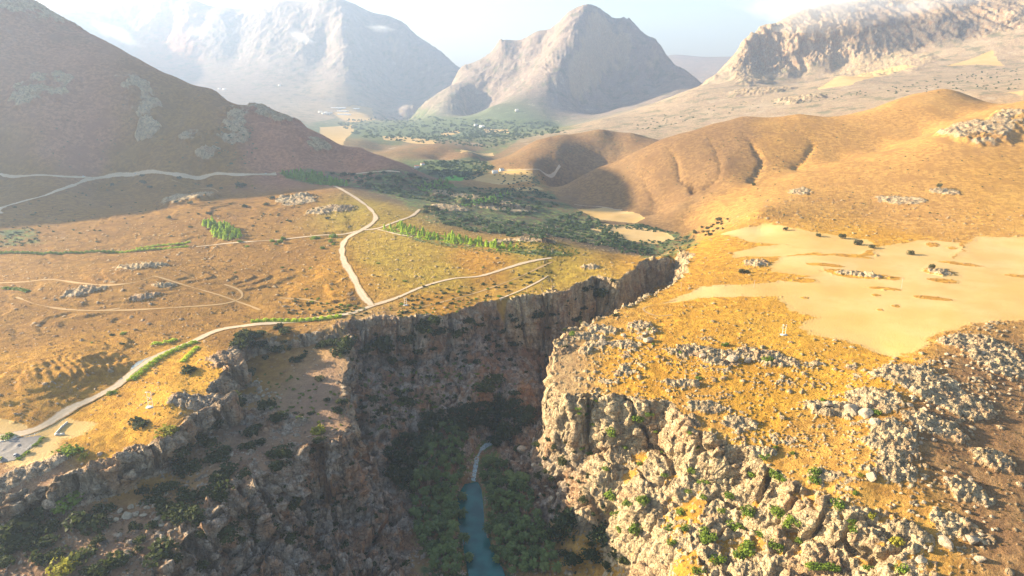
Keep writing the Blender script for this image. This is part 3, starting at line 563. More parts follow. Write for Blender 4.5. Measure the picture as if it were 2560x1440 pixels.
    bed = b.noise(b.mapped(pos, (0.04, 0.04, 0.75)), 1.0, 4, 0.6, 0.4); ck = b.n('ShaderNodeTexVoronoi', {'Vector': b.n('ShaderNodeVectorMath', {0: pos, 1: b.n('ShaderNodeTexNoise', {'Vector': pos, 'Scale': 0.3, 'Detail': 3}).outputs['Color']}, operation='ADD').outputs[0], 'Scale': 0.28}, feature='DISTANCE_TO_EDGE').outputs['Distance']
    r = b.mix(b.math('MULTIPLY', b.rng(bed, 0.55, 0.61), 0.28), r, b.mix(1.0, r, (.42, .38, .36), 'MULTIPLY')); r = b.mix(b.math('MULTIPLY', b.rng(ck, 0.07, 0.02), 0.38), r, b.mix(1.0, r, (.30, .27, .25), 'MULTIPLY'))
    rn = b.rng(b.math('ADD', rock, b.math('MULTIPLY', b.math('SUBTRACT', rf, 0.5), 0.7)), 0.28, 0.55)
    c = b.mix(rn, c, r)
    t.links.new(c, bs.inputs['Base Color']); bs.inputs['Roughness'].default_value = 0.95; bs.inputs['Specular IOR Level'].default_value = 0.1
    h = b.math('ADD', b.math('MULTIPLY', b.noise(pos, 0.9, 5, 0.7), 1.3), b.math('MULTIPLY', b.math('SUBTRACT', 0.6, vor), 0.5))
    h = b.math('ADD', h, b.math('MULTIPLY', rn, b.math('ADD', b.math('MULTIPLY', b.rng(ck, 0.0, 0.12), 0.5), b.math('MULTIPLY', b.rng(bed, 0.5, 0.62), -0.4))))
    h = b.math('MULTIPLY', h, b.math('SUBTRACT', 1.0, b.math('MULTIPLY', field, 0.85)))
    bp = b.n('ShaderNodeBump', {'Height': h, 'Strength': 0.9, 'Distance': 1.5}); t.links.new(bp.outputs[0], bs.inputs['Normal'])
    return m
M_GROUND = ground_material()

# ------------------------------------------------------------------ the ground, cut into its landforms
GROUPS = [('terrain', [(100,1000),(400,700),(900,650),(1300,640),(600,500),(300,470),(100,470),(800,450),(1000,440),(1000,480),(1200,520),(1400,560),(1550,610),(1000,1000),(1200,1200),(1500,1200),(800,1300),(300,1300),(1600,900),(2000,1000),(2300,1100),(2500,1300),(2000,700),(2400,650),(2500,600),(2200,560),(1900,555),(1650,620),(1300,450),(1100,430),(1000,340),(1200,320),(900,310),(1350,475),(1750,600),(1540,540),(1620,570)]),
  ('mountain', [(100,200),(400,250),(600,330),(800,390),(100,380),(400,400),(650,400),(950,410),(10,20),(300,160),(200,100)]),
  ('hill', [(1350,380),(1500,360),(1600,350),(1400,345)]), ('hill', [(1500,450),(1700,400),(1800,350),(2000,320),(2200,280),(2350,250),(1600,480),(2450,270)]),
  ('hill', [(1800,510),(2000,470),(2200,450),(2400,380),(2520,300),(2500,450),(2300,500),(2550,530)]),
  ('mountain', [(1440,60),(1300,200),(1550,180),(1200,260),(1450,270),(1650,200),(1350,120)]), ('mountain', [(200,30),(500,100),(700,100),(900,150),(1050,180),(1000,260),(850,240),(650,200),(800,20)]),
  ('mountain', [(1700,160),(1800,160)]), ('mountain', [(1850,170),(2000,120),(2200,90),(2400,50),(2520,20),(2000,40),(2300,0)]), ('hill', [(1700,270),(1900,230),(2200,200),(2450,180),(1500,310),(2520,110),(2350,230)])]
def landforms():
    q = []; lab = []
    for k, (_, pts) in enumerate(GROUPS):
        for a, b_ in pts:
            p = LOOK1(a, b_); q.append((math.atan2(p[0], p[1]), 0.9 * math.log(math.hypot(p[0], p[1])))); lab.append(k)
    q = np.array(q); lab = np.array(lab); az = np.arctan2(X, Y); lr = 0.9 * np.log(RANGE)
    best = np.full(X.shape, 9e9, np.float32); L = np.zeros(X.shape, np.int8)
    for (a, l), k in zip(q, lab):
        d = (az - a) ** 2 + (lr - l) ** 2; m = d < best; best = np.where(m, d, best); L = np.where(m, k, L)
    L = np.where(RANGE < 1150, 0, L)
    V = np.stack([X1, Y1, Z1 + ZC], -1).reshape(-1, 3).astype(np.float32)
    cov = np.stack([ROCK, FIELD, GREEN * (1 - FIELD), LAWN], -1).reshape(-1, 4).astype(np.float32)
    DARK_ROCK = np.clip(GORGE_IN * sstep(80, 30, X - 0.12 * (Y - 500)) + 0.25 * TERR + 0.6 * sstep(780, 720, Y) * sstep(0, -40, X), 0, 1) * near + 0.55 * CRAG * far  # weight of the darker, rustier rock: left gorge walls, terrace, far crag
    soil = np.concatenate([TINT.reshape(-1, 3), DARK_ROCK.reshape(-1, 1)], 1).astype(np.float32); nrm = N1.reshape(-1, 3)
    i = np.arange(NR * NA).reshape(NR, NA); fa = np.stack([i[:-1, :-1], i[:-1, 1:], i[1:, 1:], i[1:, :-1]], -1).reshape(-1, 4); fl = L[:-1, :-1].ravel()
    for k, (name, _) in enumerate(GROUPS):
        f = fa[fl == k]
        if not len(f): continue
        u = np.zeros(len(V), bool); u[f.ravel()] = True; u = np.nonzero(u)[0]; mp = np.zeros(len(V), np.int32); mp[u] = np.arange(len(u)); f = mp[f].astype(np.int32)
        me = bpy.data.meshes.new(name); me.vertices.add(len(u)); me.vertices.foreach_set('co', V[u].ravel())
        me.loops.add(f.size); me.loops.foreach_set('vertex_index', f.ravel()); me.polygons.add(len(f))
        me.polygons.foreach_set('loop_start', np.arange(0, f.size, 4, dtype=np.int32)); me.polygons.foreach_set('use_smooth', np.ones(len(f), bool)); me.update(calc_edges=True)
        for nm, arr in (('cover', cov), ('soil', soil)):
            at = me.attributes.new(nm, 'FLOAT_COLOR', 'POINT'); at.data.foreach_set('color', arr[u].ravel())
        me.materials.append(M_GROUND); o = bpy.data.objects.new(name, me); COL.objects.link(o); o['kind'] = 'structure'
landforms()

# ------------------------------------------------------------------ haze
def box_mesh(name, lo, hi):
    v = [(x, y, z) for x in (lo[0], hi[0]) for y in (lo[1], hi[1]) for z in (lo[2], hi[2])]
    me = bpy.data.meshes.new(name); me.from_pydata(v, [], [(0,1,3,2),(4,6,7,5),(0,4,5,1),(2,3,7,6),(0,2,6,4),(1,5,7,3)])
    import bmesh; bm = bmesh.new(); bm.from_mesh(me); bmesh.ops.recalc_face_normals(bm, faces=bm.faces); bm.to_mesh(me); bm.free(); return me
zlo, zhi = float(Z1.min()) + ZC - 2, float(Z1.max()) + ZC + 5
me = box_mesh('haze', (-15000, -900, zlo), (15000, 17500, zhi)); hz = bpy.data.objects.new('haze', me); COL.objects.link(hz); hz['kind'] = 'stuff'
m = bpy.data.materials.new('haze'); m.use_nodes = True; t = m.node_tree; t.nodes.remove(t.nodes['Principled BSDF'])
pv = t.nodes.new('ShaderNodeVolumePrincipled'); pv.inputs['Density'].default_value = HAZE_DENSITY; pv.inputs['Anisotropy'].default_value = 0.46; pv.inputs['Color'].default_value = (.43, .56, .80, 1)
t.links.new(pv.outputs[0], t.nodes['Material Output'].inputs['Volume']); me.materials.append(m)
# ------------------------------------------------------------------ things
def mesh_np(name, V, Fc, mat=None, smooth=False):
    me = bpy.data.meshes.new(name); V = np.asarray(V, np.float32); Fc = np.asarray(Fc, np.int32); k = Fc.shape[1]
    me.vertices.add(len(V)); me.vertices.foreach_set('co', V.ravel()); me.loops.add(Fc.size); me.loops.foreach_set('vertex_index', Fc.ravel())
    me.polygons.add(len(Fc)); me.polygons.foreach_set('loop_start', np.arange(0, Fc.size, k, dtype=np.int32))
    if smooth: me.polygons.foreach_set('use_smooth', np.ones(len(Fc), bool))
    me.update(calc_edges=True)
    if mat: me.materials.append(mat)
    return me
def link(name, me, parent=None, loc=None, rz=0, sc=None):
    o = bpy.data.objects.new(name, me); COL.objects.link(o)
    if parent: o.parent = parent
    if loc is not None: o.location = loc
    o.rotation_euler = (0, 0, rz)
    if sc is not None: o.scale = sc if hasattr(sc, '__len__') else (sc, sc, sc)
    return o
def tag(o, label, cat, group=None):
    o['label'] = label; o['category'] = cat
    if group: o['group'] = group
    return o
def struct(o): o['kind'] = 'structure'; return o
def wpos(p, dz=0.0): return (float(p[0]), float(p[1]), float(p[2]) + ZC + dz)
def spot(px, py, dz=0.0): return wpos(LOOK1(px, py), dz)
def dist(p): return math.sqrt(p[0] ** 2 + p[1] ** 2 + p[2] ** 2)

def plain(name, col, rough=0.8, var=0.25, scale=1.0, metal=0.0):
    m, t, bs = new_mat(name); b = NB(t); pos = b.n('ShaderNodeNewGeometry').outputs['Position']
    n = b.noise(pos, scale, 5, 0.6); c = b.mix(b.rng(n, 0.3, 0.7), tuple(x * (1 - var) for x in col), tuple(min(1, x * (1 + var)) for x in col))
    t.links.new(c, bs.inputs['Base Color']); bs.inputs['Roughness'].default_value = rough; bs.inputs['Metallic'].default_value = metal; return m
def leafy(name, dark, light, back=(.2, .3, .03)):
    m, t, bs = new_mat(name); b = NB(t); pos = b.n('ShaderNodeNewGeometry').outputs['Position']
    rn = b.n('ShaderNodeObjectInfo').outputs['Random']; n = b.noise(pos, 0.9, 3, 0.6); n3 = b.noise(pos, 0.06, 2)
    f = b.math('ADD', b.math('MULTIPLY', b.rng(n, 0.3, 0.7), 0.45), b.math('MULTIPLY', rn, 0.55)); c = b.mix(f, dark, light)
    c = b.mix(b.math('MULTIPLY', b.rng(n3, 0.5, 0.65), 0.3), c, tuple(x * 0.6 + y * 0.4 for x, y in zip(light, (.14, .12, .04))))
    t.links.new(c, bs.inputs['Base Color']); bs.inputs['Roughness'].default_value = 0.75; bs.inputs['Specular IOR Level'].default_value = 0.2
    tr = b.n('ShaderNodeBsdfTranslucent', {'Color': c}); mx = b.n('ShaderNodeMixShader', {0: 0.42})
    t.links.new(bs.outputs[0], mx.inputs[1]); t.links.new(tr.outputs[0], mx.inputs[2]); t.links.new(mx.outputs[0], t.nodes['Material Output'].inputs[0]); return m
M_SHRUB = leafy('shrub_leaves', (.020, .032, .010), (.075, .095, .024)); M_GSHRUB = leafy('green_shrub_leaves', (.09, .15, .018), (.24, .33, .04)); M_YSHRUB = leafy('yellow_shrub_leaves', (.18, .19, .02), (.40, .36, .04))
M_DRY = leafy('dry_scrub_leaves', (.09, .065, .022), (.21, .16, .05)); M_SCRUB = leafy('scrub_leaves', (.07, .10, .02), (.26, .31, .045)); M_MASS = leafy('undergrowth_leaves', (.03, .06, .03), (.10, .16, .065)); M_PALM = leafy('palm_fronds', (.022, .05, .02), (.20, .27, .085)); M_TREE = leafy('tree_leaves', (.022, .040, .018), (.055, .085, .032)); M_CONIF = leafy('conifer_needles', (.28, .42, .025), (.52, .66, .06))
M_DCONIF = leafy('dark_conifer_needles', (.12, .27, .05), (.28, .48, .07)); M_HEDGE = leafy('hedge_leaves', (.28, .40, .02), (.56, .66, .06)); M_OLIVE = leafy('field_tree_leaves', (.06, .065, .025), (.13, .13, .05))
M_BARK = plain('bark', (.13, .09, .06), 0.9, 0.35, 2.0); M_DIRT = plain('road_dirt', (.54, .42, .28), 0.95, 0.24, 0.3); 
def road_mat(name, lane, verge):
    m, t, bs = new_mat(name); b = NB(t); pos = b.n('ShaderNodeNewGeometry').outputs['Position']; a = b.math('ABSOLUTE', b.n('ShaderNodeAttribute', attribute_name='across').outputs['Fac'])
    n = b.noise(pos, 0.35, 5, 0.65); n2 = b.noise(pos, 0.06, 3); c = b.mix(b.rng(n, 0.3, 0.7), tuple(x * .82 for x in lane), tuple(x * 1.12 for x in lane)); c = b.mix(b.math('MULTIPLY', b.rng(n2, 0.45, 0.65), 0.4), c, tuple(x * .72 for x in lane))
    e = b.rng(b.math('ADD', a, b.math('MULTIPLY', b.math('SUBTRACT', n, 0.5), 1.1)), 0.62, 0.92); c = b.mix(e, c, verge); mid = b.math('MULTIPLY', b.rng(a, 0.28, 0.08), b.rng(n, 0.4, 0.6)); c = b.mix(b.math('MULTIPLY', mid, 0.55), c, tuple((x + y) / 2 for x, y in zip(lane, verge)))
    t.links.new(c, bs.inputs['Base Color']); bs.inputs['Roughness'].default_value = 0.95; return m
M_DIRT = road_mat('road_dirt', (.55, .43, .29), (.33, .19, .06)); M_TRACK = road_mat('track_earth', (.41, .26, .10), (.33, .18, .05)); M_TRACK_OLD = plain('track_earth', (.47, .31, .14), 0.95, 0.3, 0.3); M_ASPH = plain('asphalt', (.21, .19, .175), 0.9, 0.15, 0.4)
M_STONE = None
def stone_mat():
    m, t, bs = new_mat('limestone'); b = NB(t); pos = b.n('ShaderNodeNewGeometry').outputs['Position']; rn = b.n('ShaderNodeObjectInfo').outputs['Random']
    c = b.mix(b.rng(b.noise(pos, 0.7, 5, 0.65), 0.35, 0.65), (.20, .155, .11), (.44, .35, .235)); c = b.mix(b.math('MULTIPLY', rn, 0.5), c, (.46, .38, .27))
    c = b.mix(b.math('MULTIPLY', b.rng(b.noise(pos, 0.25, 3), 0.52, 0.68), 0.4), c, (.38, .25, .14)); t.links.new(c, bs.inputs['Base Color']); bs.inputs['Roughness'].default_value = 0.95
    bp = b.n('ShaderNodeBump', {'Height': b.noise(pos, 1.5, 5, 0.7), 'Strength': 0.8, 'Distance': 0.8}); t.links.new(bp.outputs[0], bs.inputs['Normal']); return m
M_STONE = stone_mat()
M_CONC = plain('concrete', (.55, .52, .47), 0.9, 0.12, 0.6); M_WHITE = plain('white_paint', (.80, .79, .76), 0.6, 0.05, 1.0); M_POLE = plain('weathered_wood', (.42, .36, .29), 0.85, 0.2, 1.0)
M_GLASS = plain('dark_glass', (.03, .04, .05), 0.12, 0.2, 1.0); M_TYRE = plain('tyre_rubber', (.03, .03, .03), 0.9, 0.2, 3.0); M_TILE = plain('roof_tiles', (.42, .17, .09), 0.85, 0.2, 0.8)

# ---- leaf clouds
def leaf_quads(C, Nn, size, rg):
    n = len(C); r = rg.normal(size=(n, 3)); a = np.cross(Nn, r); a /= np.linalg.norm(a, axis=1, keepdims=True) + 1e-9; b_ = np.cross(Nn, a)
    s = (size * rg.uniform(0.6, 1.3, n))[:, None]; a = a * s; b_ = b_ * s * 0.7
    V = np.stack([C - a - b_ * .5, C + a * .2 - b_, C + a + b_ * .4, C - a * .3 + b_], 1).reshape(-1, 3); return V, np.arange(4 * n).reshape(n, 4)
def leaf_dome(seed, n=260, lobes=6, flat=0.75, spread=0.55, size=0.17, up=0.35, droop=False):   # unit radius, standing on z = 0
    rg = np.random.default_rng(seed); L = rg.uniform(-1, 1, (lobes, 3)); L[:, :2] *= spread; L[:, 2] = up + 0.28 * rg.uniform(-1, 1, lobes); R_ = rg.uniform(0.38, 0.62, lobes)
    k = rg.integers(0, lobes, n); d = rg.normal(size=(n, 3)); d[:, 2] = d[:, 2] * 0.8 + 0.25; d /= np.linalg.norm(d, axis=1, keepdims=True)
    C = L[k] + d * (R_[k] * rg.uniform(0.72, 1.05, n))[:, None]; C[:, 2] = np.maximum(C[:, 2] * flat, 0.02)
    N_ = d + 0.7 * rg.normal(size=(n, 3)); N_ /= np.linalg.norm(N_, axis=1, keepdims=True)
    return leaf_quads(C, N_, size, rg)
def tubes(segs, k=5):            # list of (p0, p1, r0, r1)
    V, Fc = [], []
    for p0, p1, r0, r1 in segs:
        p0, p1 = Vector(p0), Vector(p1); q = (p1 - p0).to_track_quat('Z', 'Y'); b0 = len(V)
        for p, r in ((p0, r0), (p1, r1)):
            for i in range(k): V.append(p + q @ Vector((r * math.cos(2 * math.pi * i / k), r * math.sin(2 * math.pi * i / k), 0)))
        for i in range(k): Fc.append((b0 + i, b0 + (i + 1) % k, b0 + k + (i + 1) % k, b0 + k + i))
    return V, Fc
def boxes(rows):                 # (centre, size, rot z)
    V, Fc = [], []
    for c, s_, rz in rows:
        b0 = len(V); ca, sa = math.cos(rz), math.sin(rz)
        for x in (-.5, .5):
            for y in (-.5, .5):
                for z in (-.5, .5):
                    a, b_ = x * s_[0], y * s_[1]; V.append((c[0] + a * ca - b_ * sa, c[1] + a * sa + b_ * ca, c[2] + z * s_[2]))
        Fc += [tuple(b0 + i for i in f) for f in ((0,1,3,2),(4,6,7,5),(0,4,5,1),(2,3,7,6),(0,2,6,4),(1,5,7,3))]
    return V, Fc
SHR = [[mesh_np('shrub', *leaf_dome(100 + 10 * j + i, 300, 5 + i, 0.8, 0.6, 0.15), mat) for i in range(4)] for j, mat in enumerate((M_SHRUB, M_GSHRUB, M_YSHRUB))]
TRC = [mesh_np('crown', *leaf_dome(300 + i, 520, 9, 0.95, 0.62, 0.115, 0.75), M_TREE) for i in range(4)]
TRT = [mesh_np('trunk', *tubes([((0, 0, -.1), (.03, .02, .45), .07, .05), ((.03, .02, .45), (.3, .1, .85), .04, .015), ((.03, .02, .45), (-.25, .2, .9), .04, .015), ((.03, .02, .45), (-.02, -.3, .8), .035, .012)], 6), M_BARK)]
OLC = [mesh_np('crown', *leaf_dome(350 + i, 420, 7, 0.9, 0.55, 0.12, 0.62), M_OLIVE) for i in range(3)]
def palm_crown(seed):            # unit frond length
    rg = np.random.default_rng(seed); V, Fc = [], []
    for i in range(46):
        a = rg.uniform(0, 2 * math.pi); e = rg.uniform(-0.5, 1.25); L = rg.uniform(.8, 1.05); d = np.array([math.cos(a), math.sin(a), 0]); sdv = np.array([-math.sin(a), math.cos(a), 0]); p = np.zeros(3); el = e; pts = [p.copy()]
        for k in range(4): p = p + (d * math.cos(el) + np.array([0, 0, math.sin(el)])) * L / 4; pts.append(p.copy()); el -= 0.42
        b0 = len(V); wd = (.03, .13, .15, .10, .01)
        for k, q in enumerate(pts): V += [q - sdv * wd[k] - np.array([0, 0, .04]) * (k > 0), q, q + sdv * wd[k] - np.array([0, 0, .04]) * (k > 0)]
        for k in range(4):
            for c in (0, 1): Fc.append((b0 + 3 * k + c, b0 + 3 * k + c + 1, b0 + 3 * k + c + 4, b0 + 3 * k + c + 3))
    return V, Fc
PMC = [mesh_np('crown', *palm_crown(400 + i), M_PALM) for i in range(4)]
PMT = mesh_np('trunk', *tubes([((0, 0, -1.5), (.2, .1, 3.2), .38, .30), ((.2, .1, 3.2), (.25, .1, 6.6), .30, .26)], 7), M_BARK)
def conifer(seed):               # unit height
    rg = np.random.default_rng(seed); n = 190; t = rg.uniform(0.06, 1, n) ** 0.85; a = rg.uniform(0, 2 * np.pi, n); r = 0.23 * (1 - t) ** 0.8 * rg.uniform(0.55, 1.1, n) + 0.008
    C = np.stack([r * np.cos(a), r * np.sin(a), t], 1); N_ = np.stack([np.cos(a), np.sin(a), 0.6 + 0 * a], 1) + 0.5 * rg.normal(size=(n, 3)); N_ /= np.linalg.norm(N_, axis=1, keepdims=True)
    V, Fc = leaf_quads(C, N_, 0.075, rg); v2, f2 = tubes([((0, 0, -.05), (0, 0, .9), .022, .006)], 4); return np.vstack([V, np.array([list(v) for v in v2])]), np.vstack([Fc, np.array(f2) + len(V)])
CON = [[mesh_np('conifer_tree', *conifer(500 + i + 10 * j), mat) for i in range(3)] for j, mat in enumerate((M_CONIF, M_DCONIF))]

def in_px(pts, x, y):
    c = False; n = len(pts)
    for i in range(n):
        (ax, ay), (bx, by) = pts[i], pts[(i + 1) % n]
        if (ay > y) != (by > y) and x < (bx - ax) * (y - ay) / (by - ay) + ax: c = not c
    return c
def scatter(pts, n, gap, seed, flat_only=False):          # ground points of an area of the place, kept apart by `gap` metres
    rg = random.Random(seed); xs = [p[0] for p in pts]; ys = [p[1] for p in pts]; out = []; tries = 0
    while len(out) < n and tries < n * 60:
        tries += 1; x, y = rg.uniform(min(xs), max(xs)), rg.uniform(min(ys), max(ys))
        if not in_px(pts, x, y): continue
        p = LOOK1(x, y)
        if all((p[0] - q[0]) ** 2 + (p[1] - q[1]) ** 2 + (p[2] - q[2]) ** 2 > gap * gap for q in out): out.append(p)
    return out

# ---- water, roads, parking place
def flat_poly(name, pts, z, mat, out=0.0):
    me = bpy.data.meshes.new(name); W = [(float(p[0]), float(p[1]), z) for p in pts]; me.from_pydata(W, [], [tuple(range(len(W)))]); me.materials.append(mat); return link(name, me)
def water_mat():
    m, t, bs = new_mat('river_water'); b = NB(t); pos = b.n('ShaderNodeNewGeometry').outputs['Position']
    c = b.mix(b.rng(b.noise(pos, 0.06, 3), 0.35, 0.65), (.005, .064, .066), (.010, .110, .104)); t.links.new(c, bs.inputs['Base Color']); bs.inputs['Roughness'].default_value = 0.12; bs.inputs['IOR'].default_value = 1.33
    bp = b.n('ShaderNodeBump', {'Height': b.noise(pos, 0.8, 4, 0.6), 'Strength': 0.25, 'Distance': 0.3}); t.links.new(bp.outputs[0], bs.inputs['Normal']); return m
M_WATER = water_mat()
zw = -347.6
riv = [at_d(a, b_, -zw) for a, b_ in ((1158,1203),(1194,1200),(1206,1222),(1211,1265),(1215,1320),(1227,1362),(1258,1424),(1290,1520),(1180,1520),(1172,1440),(1157,1366),(1144,1309),(1138,1243))]
struct(flat_poly('river', riv, zw + ZC, M_WATER))
def ribbon(name, line, half, lift, mat, ncross=5, crown=0.0, wobble=0.0):
    n = len(line); tg = np.gradient(line, axis=0); tg /= np.linalg.norm(tg, axis=1, keepdims=True) + 1e-9; nrm = np.stack([tg[:, 1], -tg[:, 0]], 1); V = []; rg = np.random.default_rng(n)
    wj = 1 + wobble * np.convolve(rg.normal(size=n + 8), np.ones(9) / 9, 'valid') * 3
    for i in range(n):
        for k in range(ncross):
            s_ = (k / (ncross - 1) * 2 - 1); q = line[i] + nrm[i] * half * s_ * wj[i]; V.append((q[0], q[1], ground(q[0], q[1]) + ZC + lift))
    Fc = [(i * ncross + k, i * ncross + k + 1, (i + 1) * ncross + k + 1, (i + 1) * ncross + k) for i in range(n - 1) for k in range(ncross - 1)]
    me = mesh_np(name, V, Fc, mat, True); at = me.attributes.new('across', 'FLOAT', 'POINT'); at.data.foreach_set('value', np.tile(np.linspace(-1, 1, ncross), n).astype(np.float32)); return struct(link(name, me))
for pl, wd in ROADW:
    far_ = np.hypot(*pl.mean(0)); ribbon('road', pl, wd * 1.12, 0.22 + far_ / 4000, M_DIRT, 9, 0, 0.2)
stream = spline([LOOK1(a, b_)[:2] for a, b_ in ((1180,1200),(1188,1170),(1196,1140),(1212,1118),(1232,1104),(1244,1094),(1262,1080))], 2.0)
M_RAPID = plain('white_water', (.30, .37, .37), 0.3, 0.6, 1.2); ribbon('stream', stream, 1.7, 0.35, M_RAPID, 4, 0, 0.5)
for pl, wd in TRACKW: ribbon('track', pl, wd, 0.2, M_TRACK, 7, 0, 0.3)
lot = [LOOK1(a, b_)[:2] for a, b_ in ((-60,1112),(0,1105),(35,1096),(70,1093),(104,1090),(96,1102),(84,1117),(62,1131),(44,1149),(0,1157),(-60,1166))]
def draped(name, W, step, lift, mat):
    W = np.array(W); lo, hi = W.min(0), W.max(0); nx, ny = int((hi[0] - lo[0]) / step) + 2, int((hi[1] - lo[1]) / step) + 2; V = []; Fc = []; ids = {}
    gx, gy = np.meshgrid(lo[0] + step * np.arange(nx), lo[1] + step * np.arange(ny)); ins = inside(gx + step / 2, gy + step / 2, W)
    def vid(i, j):
        if (i, j) not in ids: ids[(i, j)] = len(V); x, y = gx[j, i], gy[j, i]; V.append((x, y, ground(x, y) + ZC + lift))
        return ids[(i, j)]
    for j in range(ny - 1):
        for i in range(nx - 1):
            if ins[j, i]: Fc.append((vid(i, j), vid(i + 1, j), vid(i + 1, j + 1), vid(i, j + 1)))
    return struct(link(name, mesh_np(name, V, Fc, mat, True)))
draped('gravel_bank', [LOOK1(a, b_)[:2] for a, b_ in ((318,936),(330,918),(345,904),(372,893),(398,884),(380,902),(356,920),(334,940))], 0.7, 0.25, plain('blue_grey_gravel', (.27, .31, .31), 0.95, 0.3, 0.5))
draped('parking_lot', lot, 0.8, 0.30, M_ASPH)

# ---- shrubs
NSH = [0]
def shrub(px, py, r_px, kind, label, group, p=None, hk=1.0):
    p = LOOK1(px, py) if p is None else p; r = max(0.9, r_px / F * dist(p)) if r_px else random.uniform(1.2, 2.4)
    o = link('shrub', SHR[kind][random.randrange(4)], None, wpos(p, -0.12 * r), random.uniform(0, 6.28), (r * random.uniform(1.2, 1.5), r * random.uniform(1.1, 1.4), r * random.uniform(1.0, 1.3) * hk))
    NSH[0] += 1; return tag(o, label, 'shrub', group)
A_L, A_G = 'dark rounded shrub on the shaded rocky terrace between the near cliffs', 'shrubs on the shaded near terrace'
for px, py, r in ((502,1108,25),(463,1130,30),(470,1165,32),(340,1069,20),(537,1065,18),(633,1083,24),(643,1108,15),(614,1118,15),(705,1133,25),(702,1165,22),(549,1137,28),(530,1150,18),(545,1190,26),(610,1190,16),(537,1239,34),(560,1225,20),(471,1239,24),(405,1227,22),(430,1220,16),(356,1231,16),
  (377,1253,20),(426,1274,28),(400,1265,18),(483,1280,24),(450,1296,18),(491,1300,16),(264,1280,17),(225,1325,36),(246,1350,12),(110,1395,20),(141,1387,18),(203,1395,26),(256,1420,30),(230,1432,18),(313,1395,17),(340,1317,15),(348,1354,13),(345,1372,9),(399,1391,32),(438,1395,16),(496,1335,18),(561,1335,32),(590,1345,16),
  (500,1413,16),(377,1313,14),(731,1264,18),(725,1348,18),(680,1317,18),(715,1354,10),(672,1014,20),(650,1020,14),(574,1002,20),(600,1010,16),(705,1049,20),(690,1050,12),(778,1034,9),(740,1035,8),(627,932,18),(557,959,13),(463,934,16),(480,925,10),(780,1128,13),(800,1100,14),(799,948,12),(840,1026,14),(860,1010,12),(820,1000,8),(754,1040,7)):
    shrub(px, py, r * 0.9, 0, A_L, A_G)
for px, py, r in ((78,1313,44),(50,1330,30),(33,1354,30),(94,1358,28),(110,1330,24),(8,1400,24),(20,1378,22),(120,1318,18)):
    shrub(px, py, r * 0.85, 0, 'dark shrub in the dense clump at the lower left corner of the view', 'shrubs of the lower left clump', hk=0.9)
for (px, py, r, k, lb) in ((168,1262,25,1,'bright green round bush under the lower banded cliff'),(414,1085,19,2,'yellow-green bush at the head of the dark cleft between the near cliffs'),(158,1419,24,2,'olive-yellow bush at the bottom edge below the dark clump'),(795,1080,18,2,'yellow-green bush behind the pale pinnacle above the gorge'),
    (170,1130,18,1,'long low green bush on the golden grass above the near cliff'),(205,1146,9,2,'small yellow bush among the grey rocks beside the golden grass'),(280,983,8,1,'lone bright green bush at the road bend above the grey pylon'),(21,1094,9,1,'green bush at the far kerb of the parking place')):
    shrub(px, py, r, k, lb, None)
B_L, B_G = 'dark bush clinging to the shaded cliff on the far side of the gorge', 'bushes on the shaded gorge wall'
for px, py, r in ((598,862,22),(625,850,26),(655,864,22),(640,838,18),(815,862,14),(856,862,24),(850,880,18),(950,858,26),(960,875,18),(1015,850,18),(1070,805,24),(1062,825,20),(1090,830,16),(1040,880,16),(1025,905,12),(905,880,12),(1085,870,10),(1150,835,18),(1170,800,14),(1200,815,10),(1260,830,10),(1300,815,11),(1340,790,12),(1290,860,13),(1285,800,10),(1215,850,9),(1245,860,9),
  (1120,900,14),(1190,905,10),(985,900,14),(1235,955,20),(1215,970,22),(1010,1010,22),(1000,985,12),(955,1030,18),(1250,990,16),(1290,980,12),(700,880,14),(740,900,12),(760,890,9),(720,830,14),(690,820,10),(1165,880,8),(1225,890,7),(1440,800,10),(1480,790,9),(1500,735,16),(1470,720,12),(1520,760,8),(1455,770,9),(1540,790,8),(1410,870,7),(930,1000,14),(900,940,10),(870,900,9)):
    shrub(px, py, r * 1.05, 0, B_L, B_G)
C_L, C_G = 'green bush on the sunlit rocky slope right of the gorge', 'bushes on the sunlit rocky slope'
for px, py, r in ((1812,864,8),(1920,897,11),(2057,1002,7),(1881,1186,12),(1939,1186,16),(1950,1200,12),(2037,1182,12),(2039,1203,13),(2096,1264,14),(2139,1233,7),(2127,1305,9),(2135,1325,10),(1984,1305,16),(1972,1312,12),(1943,1276,14),(1948,1290,12),(1871,1284,15),(1840,1321,20),(1770,1339,18),(1760,1350,14),(1869,1374,20),(1850,1390,14),(1904,1337,11),(1941,1366,13),(1998,1352,9),
  (2037,1419,17),(2078,1421,15),(2172,1421,10),(2256,1425,13),(1824,1241,11),(1758,1241,10),(1750,1206,10),(1764,1206,9),(1803,1278,8),(1701,1282,10),(1713,1321,11),(1672,1321,10),(1680,1358,10),(1940,1120,6),(1982,1133,6),(1908,1145,8),(1922,1137,6),(1726,1083,6),(1744,1120,6),(1730,1178,9),(1746,946,7),(1795,1403,15),(1746,1430,13),(1464,1036,8),(1470,1016,7),(1447,1022,8),(1449,1034,6),
  (1490,1000,7),(1527,1079,11),(1534,1090,9),(1472,1135,8),(1513,1172,8),(1455,1122,7),(1529,1239,16),(1570,1260,11),(1605,1251,14),(1548,1325,9),(1541,1286,12),(1589,1327,17),(1430,836,9),(1625,825,5),(1632,860,4),(1700,882,4),(1480,1060,6),(1560,1120,7),(1650,1130,7),(1600,1160,7),(1640,1080,6),(1660,1190,8),(1720,1230,8)):
    shrub(px, py, r * 0.9, 1, C_L, C_G)
